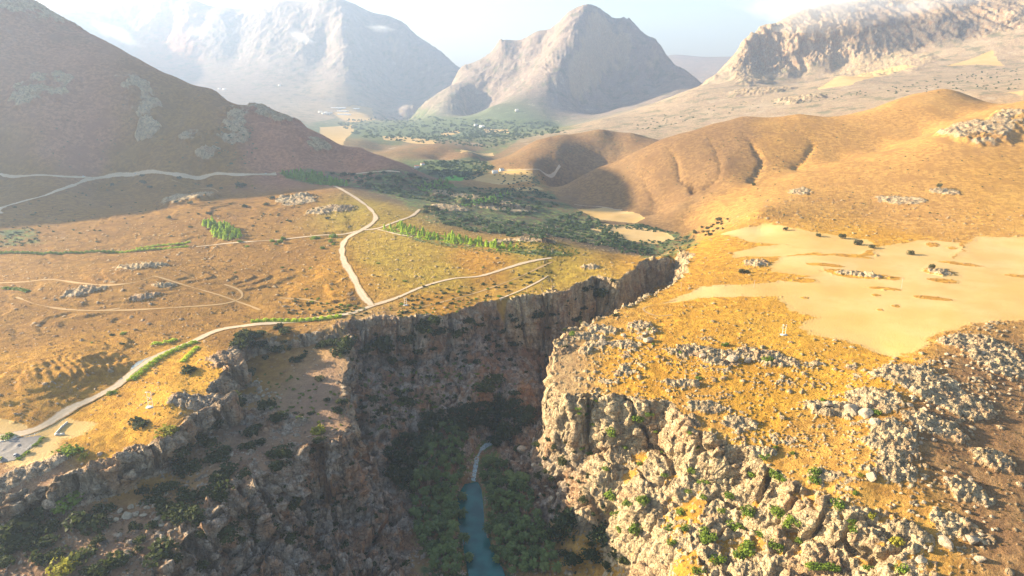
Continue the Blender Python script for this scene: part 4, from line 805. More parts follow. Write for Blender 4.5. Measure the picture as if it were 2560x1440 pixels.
for (px, py, r, k, lb) in ((2180,1032,13,1,'bright green cushion bush on the big cracked boulder of the sunlit slope'),(2238,1358,14,2,'ochre bush on the grey dome rock at the lower right'),(2182,1290,9,2,'yellowish bush above the grey dome rock'),(2153,1190,6,2,'small ochre bush beside the pale rocks at the edge of the brown slope'),
    (1595,1049,14,1,'large round green bush growing on the sunlit cliff face'),(1623,1036,9,1,'smaller green bush just above the large round one on the cliff face')):
    shrub(px, py, r, k, lb, None)
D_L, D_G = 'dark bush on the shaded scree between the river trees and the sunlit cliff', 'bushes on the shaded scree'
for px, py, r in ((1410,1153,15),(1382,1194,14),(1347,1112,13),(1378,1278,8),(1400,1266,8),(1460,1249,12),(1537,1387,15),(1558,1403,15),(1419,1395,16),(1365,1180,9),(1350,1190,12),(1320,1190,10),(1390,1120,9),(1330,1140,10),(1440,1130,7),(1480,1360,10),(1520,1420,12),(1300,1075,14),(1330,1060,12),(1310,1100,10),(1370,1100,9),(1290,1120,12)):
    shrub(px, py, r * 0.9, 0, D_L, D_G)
E_L, E_G = 'small bush dotted over the dry plateau left of the gorge', 'bushes dotted over the left plateau'
for area, n in (([(480,450),(820,470),(880,560),(600,600),(430,520)], 14), ([(620,640),(830,650),(900,770),(640,760),(560,700)], 10), ([(900,620),(1200,660),(1250,680),(1000,730),(900,700)], 8), ([(960,750),(1250,700),(1380,690),(1240,745),(1000,795)], 26), ([(100,780),(600,800),(560,860),(100,900)], 4), ([(720,740),(900,770),(860,790),(740,780)], 6)):
    for p in scatter(area, n, 6, len(area) * n): shrub(0, 0, 0, 0 if random.random() < .6 else 1, E_L, E_G, p=p)

# ---- undergrowth too dense to count: the shaded spur, the valley floor, the river flat
def mass(name, areas, mat=None):
    bases = [leaf_dome(700 + i, 70, 4, 0.85, 0.55, 0.27) for i in range(5)]; Vs, Fs, nv = [], [], 0; rg = random.Random(5)
    for pts, n, gap, r0, r1 in areas:
        for p in scatter(pts, n, gap, n + int(r1 * 10)):
            V, Fc = bases[rg.randrange(5)]; r = rg.uniform(r0, r1); a = rg.uniform(0, 6.28); ca, sa = math.cos(a), math.sin(a)
            W = np.stack([(V[:, 0] * ca - V[:, 1] * sa) * r, (V[:, 0] * sa + V[:, 1] * ca) * r, V[:, 2] * r * rg.uniform(.8, 1.2)], 1) + np.array(wpos(p, -0.1 * r)); Vs.append(W); Fs.append(Fc + nv); nv += len(W)
    o = link(name, mesh_np(name, np.vstack(Vs), np.vstack(Fs), mat or M_MASS)); o['kind'] = 'stuff'; return o
mass('undergrowth', [([(1060,520),(1200,540),(1330,560),(1450,530),(1560,590),(1640,640),(1560,625),(1400,600),(1280,592),(1120,570)], 380, 3.8, 2.8, 7.0), ([(880,440),(1040,440),(1150,470),(1300,492),(1400,510),(1300,540),(1120,510),(980,490),(900,465)], 300, 4.5, 2.8, 7.0),
  ([(1500,610),(1640,600),(1740,590),(1740,615),(1660,640),(1560,640)], 90, 4, 2.0, 4.5), ([(1270,600),(1420,615),(1420,640),(1340,645),(1230,625)], 70, 3, 1.0, 2.0)])
mass('hill_scrub', [([(1660,540),(1900,470),(2200,400),(2550,300),(2550,560),(2200,560),(1900,550),(1700,570)], 110, 9, .9, 2.0), ([(1400,480),(1560,400),(1700,350),(2100,300),(2300,260),(2000,420),(1650,530),(1500,510)], 90, 9, 1.0, 2.2), ([(100,300),(400,180),(700,320),(950,410),(700,425),(300,425),(100,420)], 110, 10, 1.0, 2.6), ([(1550,310),(1800,260),(2200,220),(2550,160),(2550,225),(2200,235),(1900,270),(1600,330)], 190, 16, 2.5, 6), ([(520,330),(640,300),(640,420),(560,420)], 40, 9, 2, 4.5), ([(1240,400),(1400,350),(1600,350),(1500,400),(1300,425)], 40, 9, 1.2, 3)], M_MASS)
mass('young_conifers', [([(700,434),(780,436),(850,455),(870,466),(800,462),(720,445)], 160, 4, 2.5, 4.5), ([(1040,470),(1100,452),(1130,458),(1145,470),(1060,480)], 70, 5, 2.5, 4.5), ([(1150,516),(1220,494),(1280,484),(1240,508)], 50, 5, 2.5, 4.5)], M_DCONIF)
mass('wall_scrub', [([(600,850),(760,850),(900,830),(1100,815),(1400,760),(1560,690),(1560,760),(1400,850),(1350,950),(1250,990),(1000,1020),(900,980),(880,900),(620,900)], 130, 5, 1.6, 4.2), ([(900,980),(1050,1030),(950,1110),(880,1040)], 24, 4, 1.5, 3.6), ([(600,1280),(860,1130),(940,1200),(1040,1438),(560,1438)], 90, 4, 1.2, 3.4), ([(1330,1060),(1420,1100),(1500,1220),(1560,1400),(1420,1438),(1340,1250)], 40, 4, 1.2, 3.0)], M_SHRUB)
mass('belt_saplings', [([(950,574),(1000,562),(1060,580),(1130,594),(1200,606),(1260,617),(1330,626),(1250,626),(1150,612),(1050,598)], 230, 1.8, 1.0, 2.4), ([(505,562),(530,556),(570,566),(605,580),(600,596),(560,602),(530,590)], 60, 2.5, 1.2, 2.4)], M_CONIF)
mass('plain_bushes', [([(0,500),(330,450),(830,470),(870,560),(600,600),(0,610)], 110, 6, 1.2, 3.4), ([(0,570),(100,565),(110,610),(0,618)], 40, 4, 1.5, 3.5), ([(960,745),(1230,705),(1380,660),(1400,690),(1230,745),(1000,795)], 60, 4, 1.0, 2.8), ([(730,740),(900,765),(920,790),(700,790)], 40, 3, 1.0, 2.6)], M_SHRUB)
mass('dry_scrub', [([(0,640),(480,620),(860,600),(880,760),(560,800),(300,930),(0,1040)], 420, 3, .35, 1.1), ([(0,530),(330,450),(830,480),(860,570),(480,600),(0,620)], 240, 4, .5, 1.6), ([(880,600),(1250,640),(1360,645),(1000,735),(900,690)], 160, 3, .35, 1.0), ([(1450,870),(1700,840),(2050,900),(2200,1050),(2100,1250),(1900,1100),(1560,980)], 300, 1.6, .3, .9), ([(2300,1050),(2558,1000),(2558,1400),(2330,1350)], 160, 2, .35, 1.0), ([(1640,750),(1930,750),(2020,800),(1800,850),(1560,830)], 120, 2, .3, .8), ([(300,1120),(500,930),(620,900),(420,1060)], 60, 2, .4, 1.0), ([(100,1280),(700,1100),(860,1100),(600,1250),(400,1430),(0,1430)], 200, 2, .4, 1.3)], M_DRY)
mass('low_scrub', [([(1230,606),(1300,602),(1400,612),(1470,634),(1420,642),(1330,640),(1250,628)], 160, 2.4, 1.2, 2.6), ([(1040,600),(1150,612),(1260,628),(1300,640),(1200,632),(1080,612)], 70, 2.4, .8, 1.8), ([(960,770),(1200,745),(1350,720),(1380,690),(1330,735),(1100,790),(980,795)], 90, 3, .9, 2.0), ([(870,760),(925,775),(870,785),(800,785)], 30, 3, 1.2, 2.4), ([(560,940),(700,930),(900,1000),(850,1080),(600,1000)], 70, 3, 1.0, 2.4), ([(900,950),(1200,900),(1300,960),(1100,1020),(950,1080)], 110, 3.5, 1.2, 3.2)], M_SCRUB)
mass('valley_trees', [([(1060,405),(1200,400),(1236,420),(1180,452),(1080,440)], 200, 7, 4, 8), ([(960,350),(1230,370),(1330,340),(1250,330),(1050,345)], 200, 14, 5, 10), ([(830,300),(1010,292),(1100,292),(1250,302),(1400,306),(1300,335),(1150,350),(900,345)], 420, 18, 7, 14),
  ([(1180,470),(1330,470),(1400,500),(1290,492)], 130, 5, 2.5, 4.5), ([(1230,430),(1350,432),(1380,470),(1260,468)], 50, 8, 2.5, 4.5), ([(1480,565),(1600,560),(1700,585),(1640,580)], 60, 4, 2, 4), ([(1100,330),(1380,310),(1420,330),(1280,350)], 150, 18, 6, 12)])
# ---- trees
def tree(p, r, crowns, name, label, group, cat='tree', trunk=True, hk=1.0):
    e = bpy.data.objects.new(name, None); COL.objects.link(e); e.location = wpos(p, -0.05 * r); e.rotation_euler = (0, 0, random.uniform(0, 6.28)); e.scale = (r, r * random.uniform(.9, 1.1), r * random.uniform(.9, 1.15) * hk); e.empty_display_size = 0.3
    link('crown', crowns[random.randrange(len(crowns))], e)
    if trunk: link('trunk', TRT[0], e)
    return tag(e, label, cat, group)
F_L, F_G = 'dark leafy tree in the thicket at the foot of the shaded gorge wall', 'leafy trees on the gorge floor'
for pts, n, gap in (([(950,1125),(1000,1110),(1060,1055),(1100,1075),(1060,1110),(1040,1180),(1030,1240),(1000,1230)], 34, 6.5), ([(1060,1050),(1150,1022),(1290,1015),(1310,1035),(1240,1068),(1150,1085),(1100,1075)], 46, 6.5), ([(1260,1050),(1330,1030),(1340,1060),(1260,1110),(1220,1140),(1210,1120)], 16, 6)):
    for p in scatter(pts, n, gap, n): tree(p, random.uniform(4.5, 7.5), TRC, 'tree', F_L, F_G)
for px, py, r, lb in ((1415,1310,42,'big dark dense tree between the scree and the river palms'),(1390,1335,28,'dark tree at the river side of the big dense tree'),(1505,1342,32,'broad dark tree under the lowest sunlit rocks'),(1430,1400,26,'dark tree at the bottom edge right of the palms'),(1480,1390,24,'dark low tree beside the pale patch at the bottom edge')):
    p = LOOK1(px, py + r * 0.5); tree(p, r / F * dist(p) * 1.05, TRC, 'tree', lb, None, hk=0.85)
G_L, G_G = 'date palm with drooping fronds in the grove along the river', 'palms along the river'
for pts, n in (([(1065,1095),(1130,1060),(1165,1110),(1160,1190),(1142,1215),(1134,1320),(1160,1438),(1090,1438),(1050,1350),(1025,1240),(1045,1150)], 112), ([(1150,1236),(1156,1236),(1164,1360),(1182,1438),(1172,1438),(1154,1340)], 4), ([(1206,1222),(1214,1222),(1222,1340),(1262,1438),(1250,1438),(1214,1340)], 3), ([(1206,1150),(1245,1165),(1320,1215),(1340,1290),(1365,1360),(1400,1438),(1275,1438),(1240,1360),(1226,1290),(1220,1230),(1210,1200)], 92)):
    for p in scatter(pts, n, 6.6, n):
        s_ = random.uniform(.75, 1.25); e = bpy.data.objects.new('palm_tree', None); COL.objects.link(e); e.location = wpos(p); e.rotation_euler = (0, 0, random.uniform(0, 6.28)); e.scale = (s_, s_, s_ * random.uniform(.8, 1.15))
        link('crown', PMC[random.randrange(4)], e, (.25, .1, 6.5), 0, 5.6); link('trunk', PMT, e); tag(e, G_L, 'palm tree', G_G)
for px, py, r, lb in ((2143,614,10,'largest round tree on the pale stubble field'),(2105,598,9,'round tree on the pale field beside its largest tree'),(2177,619,7,'smaller round tree at the right of the group on the pale field'),(2046,591,6,'low round tree on the upper pale field left of the group'),(1964,576,6,'low tree at the upper edge of the pale field'),
    (2278,638,8,'lone round tree at the rim of the small curved field'),(2328,672,8,'leaning tree beside the rock islet in the field'),(1850,681,9,'dark green bushy tree in the rocks at the near field edge'),(1869,682,7,'second, smaller bushy tree in the rocks at the near field edge'),(1886,463,5,'lone small tree on the slope above the stubble'),(2345,468,6,'small tree on the pale rocks of the right slope')):
    p = LOOK1(px, py); tree(p, r / F * dist(p) * 1.1, OLC, 'field_tree', lb, None, hk=1.05)
H_L, H_G = 'round grey-green tree in the cluster between the river flat and the pale field', 'trees by the river flat'
for p in scatter([(1730,590),(1760,560),(1800,545),(1832,550),(1800,580),(1770,592)], 20, 6, 3): tree(p, random.uniform(3, 5.5), OLC, 'field_tree', H_L, H_G)
I_L, I_G = 'lone dark tree along the gravel road below the mountain', 'lone trees below the mountain road'
for px, py, r in ((355,442,6),(448,448,7),(360,460,9),(375,472,8),(600,470,14),(610,468,10),(525,470,8),(555,474,5),(475,512,8),(440,508,6),(495,495,5),(280,465,6),(680,500,10),(668,515,9),(610,518,9),(725,555,6),(820,548,7),(525,538,8),(425,548,8)):
    p = LOOK1(px, py); tree(p, r / F * dist(p) * .9, TRC, 'tree', I_L, I_G, hk=.75)
J_L, J_G = 'dark tree along the mountain-foot road right of the wedge-shaped green grove', 'trees right of the green grove'
for px, py, r in ((832,436,7),(860,442,10),(880,440,9),(925,440,10),(945,450,9),(960,436,7),(985,445,8),(1030,442,12),(1010,455,8),(900,458,9),(870,456,8),(920,470,8),(1050,450,8),(980,470,8),(1080,520,10),(1065,535,12),(1090,530,14),(1065,522,9)):
    p = LOOK1(px, py); tree(p, r / F * dist(p) * .9, TRC, 'tree', J_L, J_G, hk=.8)
K_L, K_G = 'small round bush-like tree beside the dirt track across the plateau', 'trees beside the plateau track'
for px, py, r in ((600,606,6),(617,618,5),(680,604,6),(700,605,8),(708,600,7),(690,612,5),(785,597,8),(795,596,6),(832,594,11),(828,604,7),(833,612,6),(806,622,6)):
    p = LOOK1(px, py); tree(p, r / F * dist(p), [SHR[1][i] for i in range(4)], 'small_tree', K_L, K_G, trunk=False, hk=1.2)
def conifers(pts, n, gap, h0, h1, k, label, group):
    for p in scatter(pts, n, gap, n): h = random.triangular(h0 * .55, h1 * 1.1, h0 * 1.05); tag(link('conifer_tree', CON[k][random.randrange(3)], None, wpos(p), random.uniform(0, 6.28), (h * random.uniform(1.2, 1.9), h * random.uniform(1.2, 1.9), h)), label, 'conifer', group)
conifers([(505,562),(530,556),(570,566),(605,580),(600,596),(560,602),(530,590)], 80, 2.2, 8, 13, 0, 'bright green conifer in the small square grove on the plateau', 'conifers of the small grove')
conifers([(955,573),(1000,560),(1060,578),(1130,592),(1200,604),(1260,615),(1300,622),(1250,624),(1150,610),(1050,596)], 115, 2.4, 6, 11, 0, 'bright green conifer in the long belt on the crest beside the fork of the tracks', 'conifers of the crest belt')
conifers([(700,434),(780,436),(850,455),(870,466),(800,462),(720,445)], 80, 6, 9, 14, 1, 'green conifer in the wedge-shaped grove under the mountain road', 'conifers of the wedge grove')
conifers([(1040,470),(1100,452),(1128,458),(1090,470)], 20, 6, 7, 12, 1, 'dark conifer on the rounded top of the shaded spur', 'conifers on the spur top')
conifers([(1160,512),(1220,496),(1270,486),(1240,505)], 18, 6, 7, 12, 1, 'dark conifer in the strip across the shaded spur', 'conifers of the spur strip')

# ---- hedges along the road
def hedge(pts, half, h, label, seed, mat=M_HEDGE):
    half *= 1.5; L = spline([LOOK1(a, b_)[:2] for a, b_ in pts], 1.0); rg = np.random.default_rng(seed); n = int(len(L) * 26 * max(1, half / 2)); k = rg.integers(0, len(L), n); tg = np.gradient(L, axis=0); tg /= np.linalg.norm(tg, axis=1, keepdims=True) + 1e-9
    u = rg.uniform(-1, 1, n); lump = 0.75 + 0.3 * np.sin(k * 0.9 + seed) + 0.25 * rg.random(n); z = np.sqrt(np.clip(1 - u * u, 0, 1)) * h * lump * rg.uniform(.55, 1, n); c = L[k] + np.stack([tg[k, 1], -tg[k, 0]], 1) * (u * half * (.8 + .2 * lump))[:, None] + rg.normal(size=(n, 2)) * .3
    gz = np.array([ground(*q) for q in L]); C = np.stack([c[:, 0], c[:, 1], gz[k] + ZC + z], 1); N_ = np.stack([0.6 * u * tg[k, 1], -0.6 * u * tg[k, 0], 0.8 + 0 * u], 1) + .6 * rg.normal(size=(n, 3)); N_ /= np.linalg.norm(N_, axis=1, keepdims=True)
    return tag(link('hedge', mesh_np('hedge', *leaf_quads(C, N_, 0.55, rg), mat)), label, 'hedge')
hedge([(628,806),(680,802),(740,803),(800,798),(852,790)], 2.6, 2.6, 'long yellow-green hedge beside the road above the gorge rim', 1)
hedge([(328,952),(360,925),(400,898),(440,876),(470,862),(492,856)], 2.3, 2.6, 'bright green hedge climbing along the road bend left of the gorge', 2)
hedge([(455,905),(475,885),(492,870)], 1.6, 1.8, 'short green hedge beside the upper end of the climbing hedge', 3)
hedge([(380,862),(410,858),(440,850)], 2.0, 2.0, 'loose patch of yellow-green bushes left of the climbing hedge', 4)
hedge([(-10,634),(60,634),(130,634),(210,633),(290,632)], 2.6, 3.0, 'long dark green hedge across the plateau at the left edge', 5, M_GSHRUB)
hedge([(280,632),(340,628),(400,624),(470,617)], 2.2, 2.6, 'yellow-green hedge continuing the dark hedge to the track', 6)
hedge([(340,624),(400,614),(440,611),(474,606)], 1.8, 2.4, 'upper hedge running alongside the yellow-green hedge', 7)
hedge([(86,1114),(98,1104),(110,1094)], 1.0, 1.2, 'planted strip between the parking place and the paved path', 8, M_GSHRUB)
hedge([(44,1150),(58,1141),(74,1131)], 1.2, 1.3, 'planted strip at the near edge of the parking place', 9, M_GSHRUB)
hedge([(10,722),(40,722),(72,730)], 2.2, 2.2, 'low green bushes in a row by the pale track at the left edge', 10, M_GSHRUB)

# ---- boulders
import bmesh
def boulder_mesh(seed):
    rg = random.Random(seed); bm = bmesh.new(); bmesh.ops.create_icosphere(bm, subdivisions=3, radius=1.0)
    cuts = [(Vector((rg.gauss(0, 1), rg.gauss(0, 1), rg.gauss(0, 1))).normalized(), rg.uniform(.55, .9)) for _ in range(13)]
    for v in bm.verts:
        for n, d in cuts:
            e = v.co.dot(n) - d
            if e > 0: v.co -= n * e * 0.92
        v.co += v.co.normalized() * rg.uniform(-.03, .03); v.co.z *= .8
    me = bpy.data.meshes.new('boulder'); bm.to_mesh(me); bm.free(); me.materials.append(M_STONE); return me
BLD = [boulder_mesh(40 + i) for i in range(6)]
def boulder(px, py, r_px, label, group=None, p=None, r=None):
    p = LOOK1(px, py) if p is None else p; r = r or r_px / F * dist(p); o = link('boulder', BLD[random.randrange(6)], None, wpos(p, 0.15 * r), random.uniform(0, 6.28), (r * random.uniform(.85, 1.2), r * random.uniform(.8, 1.1), r * random.uniform(.7, 1.0))); o.rotation_euler = (random.uniform(-.3, .3), random.uniform(-.3, .3), random.uniform(0, 6.28)); return tag(o, label, 'boulder', group)
for px, py, r in ((1181,1160,6),(1190,1150,4),(1170,1173,5),(1176,1184,4),(1186,1172,3),(1195,1145,4),(1200,1138,3),(1165,1180,3),(1180,1193,4),(1172,1196,3),(1192,1162,3),(1160,1188,3),(1186,1183,3)): boulder(px, py, r, 'pale wet boulder in the stream above the turquoise pool', 'boulders in the stream')
for px, py, r in ((1305,1125,14),(1335,1165,9),(1290,1265,8),(1265,1325,14),(1330,1225,6),(1380,1245,9),(1410,1225,8),(1395,1235,6),(1345,1260,7),(1365,1215,6),(1425,1190,5),(1440,1200,4),(1320,1240,5),(1350,1235,4),(1400,1210,5),(1450,1230,5),(1430,1245,5)): boulder(px, py, r, 'grey boulder on the shaded scree right of the river', 'boulders on the shaded scree')
for px, py, r in ((320,1292,13),(340,1285,9),(300,1280,8),(325,1270,8),(360,1290,7),(555,1198,6),(416,1236,7),(395,1300,9),(290,1300,7),(405,1315,7),(368,1270,8),(270,1300,6),(440,1322,5),(590,1340,7),(75,1322,7)): boulder(px, py, r, 'grey block fallen below the near cliff on the terrace', 'fallen blocks on the terrace')
for p in scatter([(640,950),(690,965),(710,995),(670,1000),(640,980)], 16, 2.2, 77): boulder(0, 0, 0, 'blue-grey block in the rockfall at the head of the terrace', 'blocks of the rockfall', p=p, r=random.uniform(1.3, 2.6))
for px, py, r, lb in ((2365,1362,20,'large rounded boulder standing alone on the brown slope'),(1620,852,12,'angular block standing on the golden slope above the cliff'),(1505,860,15,'flat grey block lying on the golden slope above the cliff'),(1615,837,7,'small tilted block behind the angular block'),(1540,940,6,'small pale triangular stone on the golden slope'),(1560,838,9,'block half sunk in the golden grass near the rim'),(1755,893,11,'grey boulder in the row above the golden slope'),(1832,902,16,'large smooth boulder in the row above the golden slope'),(1870,905,12,'boulder with a dark side beside the large smooth one'),
   (2130,1030,22,'broad cracked pale boulder on the slope'),(2190,1060,16,'flat slab below the cracked pale boulder'),(2165,1040,18,'pale boulder right of the cracked one'),(2070,1010,10,'whitish block left of the cracked boulder'),(2180,1195,14,'grey boulder on the boundary of the brown slope'),(2300,1400,12,'boulder below the grey dome rock'),(2325,1375,9,'small block left of the lone rounded boulder'),(2430,1350,16,'pale rock right of the lone rounded boulder'),(2450,1400,12,'low rock right of the lone boulder near the bottom edge')): boulder(px, py, r, lb)
for p in scatter([(1450,880),(1700,870),(1950,920),(2100,980),(2200,1100),(2100,1180),(1900,1080),(1700,1000),(1480,980)], 90, 3.5, 88): boulder(0, 0, 0, 'small pale stone scattered over the golden slope', 'stones on the golden slope', p=p, r=random.uniform(.5, 1.3))
for p in scatter([(2250,930),(2450,850),(2558,850),(2558,980),(2400,1050),(2300,1180),(2240,1100)], 80, 3.0, 99): boulder(0, 0, 0, 'grey rock in the stony crest at the right edge', 'rocks of the stony crest', p=p, r=random.uniform(.9, 2.3))
for p in scatter([(2200,1180),(2330,1150),(2450,1200),(2500,1350),(2350,1438),(2250,1300)], 40, 4.0, 66): boulder(0, 0, 0, 'rock strewn over the brown slope at the lower right', 'rocks on the brown slope', p=p, r=random.uniform(.8, 2.0))

# ---- pylons, poles
def pylon(px, py, h, label, wide):
    p = LOOK1(px, py); e = bpy.data.objects.new('pylon', None); COL.objects.link(e); e.location = wpos(p); hw = wide / 2
    link('plinth', mesh_np('plinth', *boxes([((0, 0, .1), (wide + 3.0, 3.2, 1.0), 0)]), M_CONC), e)
    for s_ in (-1, 1): link('post', mesh_np('post', *tubes([((s_ * hw, 0, .3), (s_ * hw * .9, 0, h), .20, .15)], 8), M_WHITE), e)
    link('crossbar', mesh_np('crossbar', *boxes([((0, 0, h * .93), (wide + 1.6, .24, .24), 0)]), M_WHITE), e)
    for q in (.62, .34): link('crossbar', mesh_np('crossbar', *boxes([((0, 0, h * q), (wide - .1, .2, .2), 0)]), M_WHITE), e)
    link('transformer', mesh_np('transformer', *boxes([((0, .5, h * .5), (1.0, .8, 1.2), 0)]), M_CONC), e) if wide > 3.2 else None
    return tag(e, label, 'pylon')
pylon(1960, 838, 10.5, 'white twin-post pylon on a plinth above the sunlit slope', 3.0); pylon(1014, 764, 9, 'white twin-post pylon by the track above the shaded wall', 2.6); pylon(378, 1018, 13.5, 'pale twin-post pylon on a plinth on the near cliff top', 3.4)
def pole(px, py, h, label):
    p = LOOK1(px, py); e = bpy.data.objects.new('power_pole', None); COL.objects.link(e); e.location = wpos(p)
    link('post', mesh_np('post', *tubes([((0, 0, -.5), (0, 0, h), .22, .14)], 7), M_POLE), e); link('crossarm', mesh_np('crossarm', *boxes([((0, 0, h - .5), (2.4, .16, .18), 0)]), M_POLE), e); return tag(e, label, 'power pole')
pole(2253, 721, 12, 'thin wooden power pole standing on the pale field near the rocks'); pole(1884, 719, 9, 'thin wooden power pole on the near edge of the pale field'); pole(1702, 728, 10, 'thin wooden power pole near the gorge rim beside the rocks'); pole(1317, 727, 9, 'thin wooden power pole beside the path on the left rim')

# ---- cars
def car(p, rz, paint, label, scale=1.0):
    e = bpy.data.objects.new('parked_car', None); COL.objects.link(e); e.location = p; e.rotation_euler = (0, 0, rz); e.scale = (scale,) * 3
    def loft(secs, name, mat):   # (x, half width, z0, z1)
        V = []; Fc = []
        for x, hw, z0, z1 in secs: V += [(x, -hw, z0), (x, -hw, z1 - .1), (x, -hw + .1, z1), (x, hw - .1, z1), (x, hw, z1 - .1), (x, hw, z0)]
        for i in range(len(secs) - 1):
            for k in range(6): Fc.append((6 * i + k, 6 * i + (k + 1) % 6, 6 * i + 6 + (k + 1) % 6, 6 * i + 6 + k))
        me = bpy.data.meshes.new(name); n = len(V); me.from_pydata(V, [], Fc + [tuple(range(5, -1, -1)), tuple(range(n - 6, n))]); me.materials.append(mat); return link(name, me, e)
    loft([(-2.1, .78, .45, .85), (-2.0, .88, .35, 1.0), (-.9, .9, .3, 1.05), (.9, .9, .3, 1.0), (1.9, .86, .35, .85), (2.15, .72, .45, .7)], 'body', paint)
    loft([(-1.95, .7, .98, 1.02), (-1.55, .74, .98, 1.5), (-.2, .76, .98, 1.58), (.45, .74, .98, 1.5), (1.15, .7, .98, 1.02)], 'window', M_GLASS)
    loft([(-1.6, .68, 1.5, 1.62), (-.2, .7, 1.57, 1.68), (.4, .66, 1.49, 1.6)], 'roof', paint)
    for x in (-1.3, 1.35):
        for s_ in (-1, 1): link('wheel', mesh_np('wheel', *tubes([((x, s_ * .72, .33), (x, s_ * .93, .33), .33, .33), ((x, s_ * .93, .33), (x, s_ * .94, .33), .33, .02)], 12), M_TYRE), e)
    for s_ in (-1, 1): link('headlight', mesh_np('headlight', *boxes([((2.1, s_ * .55, .66), (.12, .3, .14), 0)]), M_WHITE), e)
    return tag(e, label, 'car')
P_SIL = plain('silver_paint', (.55, .55, .56), 0.3, 0.03, 1.0); P_YEL = plain('yellow_paint', (.75, .72, .10), 0.35, 0.03, 1.0)
car(spot(38, 1139, .32), math.radians(118), P_SIL, 'silver car parked beside the planted strip of the parking place'); car(spot(1, 1147, .32), math.radians(112), P_YEL, 'yellow-green car parked at the left edge of the view')
for px, py, lb in ((209, 442, 'white vehicle on the upper gravel road near the junction'), (340, 437, 'white vehicle on the bend of the gravel road below the mountain'), (665, 435, 'white vehicle on the straight road near the green grove')): car(spot(px, py, .6), random.uniform(0, .3), M_WHITE, lb, 1.25)

# ---- low wall, railing, kerb
def wall_run(name, pts, th, h, mat, label, cat):
    Q = [np.array(spot(a, b_)) for a, b_ in pts]; rows = []
    for a, b_ in zip(Q[:-1], Q[1:]):
        d = b_ - a; L = math.hypot(d[0], d[1]); n = max(1, int(L / 2.5))
        for i in range(n): c = a + d * (i + .5) / n; rows.append(((c[0], c[1], c[2] + h / 2 - .35), (L / n - .004, th, h + .7), math.atan2(d[1], d[0])))
    return tag(link(name, mesh_np(name, *boxes(rows), mat)), label, cat)
wall_run('low_wall', [(170, 1056), (156, 1069), (138, 1087)], .7, 1.2, M_CONC, 'long arm of the pale low wall beside the paved path', 'wall'); wall_run('low_wall', [(136, 1089), (163, 1087)], .9, 1.2, M_CONC, 'short arm of the pale low wall facing the paved path', 'wall'); wall_run('kerb', [(-20, 1107), (10, 1103), (28, 1099), (44, 1094)], .6, .7, M_CONC, 'pale kerb round the far side of the parking place', 'kerb')
def fence(pts, label):
    Q = [np.array(spot(a, b_)) for a, b_ in pts]; e = bpy.data.objects.new('railing', None); COL.objects.link(e); e.location = Q[0]; o0 = Q[0]; tot = 0
    for a, b_ in zip(Q[:-1], Q[1:]):
        n = max(1, int(np.linalg.norm(b_ - a) / 2.4))
        for i in range(n): c = a + (b_ - a) * i / n - o0; link('post', mesh_np('post', *boxes([((c[0], c[1], c[2] + .5), (.14, .14, 1.5), 0)]), M_WHITE), e)
        for z in (.6, 1.15): link('rail', mesh_np('rail', *tubes([(tuple(a - o0 + (0, 0, z)), tuple(b_ - o0 + (0, 0, z)), .07, .07)], 5), M_WHITE), e)
    return tag(e, label, 'railing')
fence([(65, 1127), (78, 1116), (89, 1108)], 'pale railing between the parking place and the paved path'); fence([(62, 1094), (86, 1088), (100, 1082)], 'thin fence between the road and the parking place')

# ---- houses and greenhouses in the valley
def house(px, py, w_, d_, h_, label, rz=0.0, roof=M_TILE):
    p = LOOK1(px, py); e = bpy.data.objects.new('house', None); COL.objects.link(e); e.location = wpos(p); e.rotation_euler = (0, 0, rz)
    link('wall', mesh_np('wall', *boxes([((0, 0, h_ / 2 - 1), (w_, d_, h_ + 2), 0)]), M_WHITE), e)
    V = [(-w_/2-.4, -d_/2-.4, h_), (w_/2+.4, -d_/2-.4, h_), (w_/2+.4, d_/2+.4, h_), (-w_/2-.4, d_/2+.4, h_), (-w_/2-.4, 0, h_+d_*.28), (w_/2+.4, 0, h_+d_*.28)]
    me = bpy.data.meshes.new('roof'); me.from_pydata(V, [], [(0,1,5,4),(2,3,4,5),(0,4,3),(1,2,5),(3,2,1,0)]); me.materials.append(roof); link('roof', me, e)
    for k in range(int(w_ // 4)): link('window', mesh_np('window', *boxes([((-w_/2 + 2 + 4*k, -d_/2 - .02, h_*.55), (1.2, .1, 1.3), 0)]), M_GLASS), e)
    return tag(e, label, 'house')
house(1043, 420, 16, 9, 6, 'white house among the valley trees at the foot of the mountain'); house(1058, 412, 12, 9, 5, 'pale house among the trees behind the white one', .3); house(1238, 433, 16, 12, 6, 'pale house on the bare terraced ground in the valley', .2, M_CONC); house(1291, 278, 24, 16, 12, 'lone white house low on the dark side of the middle peak', 0, M_CONC); house(1254, 427, 12, 9, 5, 'smaller house behind the pale one on the bare terraces', .5, M_CONC)
for i, (px, py) in enumerate(((808,285),(814,284),(820,286),(826,283),(802,282),(1190,316),(1205,318),(700,214),(560,226),(548,224))): 
    o = house(px, py, random.uniform(22, 34), 16, 10, 'tiny white house in the hazy far valley', random.uniform(-.3, .3), M_CONC); o['group'] = 'far houses in the haze'
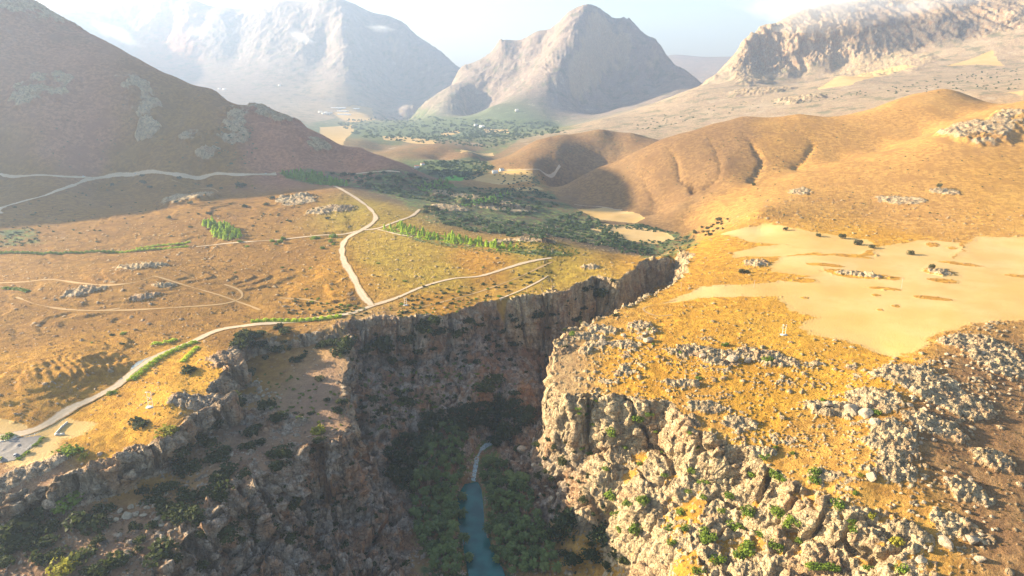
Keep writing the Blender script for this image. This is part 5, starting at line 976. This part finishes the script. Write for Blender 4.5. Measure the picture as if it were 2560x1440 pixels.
def greenhouse(px, py, L, label):
    p = LOOK1(px, py); e = bpy.data.objects.new('greenhouse', None); COL.objects.link(e); e.location = wpos(p); V = []; Fc = []; n = 9
    for x in (-L / 2, L / 2):
        for i in range(n): a = math.pi * i / (n - 1); V.append((x, -11 * math.cos(a), 1 + 8 * math.sin(a)))
    for i in range(n - 1): Fc.append((i, i + 1, n + i + 1, n + i))
    me = bpy.data.meshes.new('cover'); me.from_pydata(V, [], Fc + [tuple(range(n - 1, -1, -1)), tuple(range(n, 2 * n))]); me.materials.append(M_WHITE); link('cover', me, e); link('base', mesh_np('base', *boxes([((0, 0, -1), (L - .5, 21.5, 4), 0)]), M_CONC), e); return tag(e, label, 'greenhouse')
greenhouse(845, 271, 130, 'topmost long white greenhouse on the far valley slope'); greenhouse(857, 280, 100, 'middle long white greenhouse on the far valley slope'); greenhouse(860, 288, 110, 'lowest long white greenhouse on the far valley slope'); greenhouse(891, 274, 60, 'short white greenhouse right of the long ones')

# ---- clouds caught on the mountains
def cloud_mat(dens):
    m = bpy.data.materials.new('cloud'); m.use_nodes = True; t = m.node_tree; t.nodes.remove(t.nodes['Principled BSDF']); b = NB(t)
    oc = b.n('ShaderNodeTexCoord').outputs['Object']; ln = b.n('ShaderNodeVectorMath', {0: oc}, operation='LENGTH').outputs['Value']; n = b.noise(oc, 1.9, 4, 0.6)
    d = b.math('MULTIPLY', b.rng(b.math('SUBTRACT', b.math('ADD', 1.0, b.math('MULTIPLY', b.math('SUBTRACT', n, 0.5), 2.6)), b.math('MULTIPLY', ln, 1.15)), 0.0, 0.8), dens)
    v = b.n('ShaderNodeVolumePrincipled', {'Density': d, 'Color': (.95, .97, 1, 1), 'Anisotropy': 0.3}); t.links.new(v.outputs[0], t.nodes['Material Output'].inputs['Volume']); return m
def cloud(px, py, Y, wx, wy, wz, tilt, label, dens):
    bm = bmesh.new(); bmesh.ops.create_icosphere(bm, subdivisions=3, radius=1.0); me = bpy.data.meshes.new('cloud'); bm.to_mesh(me); bm.free(); me.materials.append(cloud_mat(dens))
    p = at_y(px, py, Y); o = link('cloud', me, None, wpos(p), 0, (wx, wy, wz)); o.rotation_euler = (0, tilt, 0); return tag(o, label, 'cloud')
cloud(2070, 18, 4300, 640, 260, 165, 0.05, 'broad white cloud hiding the top of the right crag', .0042)
cloud(2350, 12, 4400, 460, 260, 110, -0.1, 'thin cloud sheet beside the broad cloud at the upper right', .003)
cloud(285, 80, 7000, 330, 200, 90, 0.5, 'slanting white cloud on the far left massif', .0016); cloud(500, 78, 7000, 190, 140, 60, -.1, 'small ragged cloud left of the middle of the far massif', .0020); cloud(752, 92, 7000, 160, 140, 66, 0.45, 'small bright cloud on the far massif', .0028); cloud(950, 70, 7600, 190, 140, 50, .15, 'wisp of cloud on the right shoulder of the far massif', .0022)
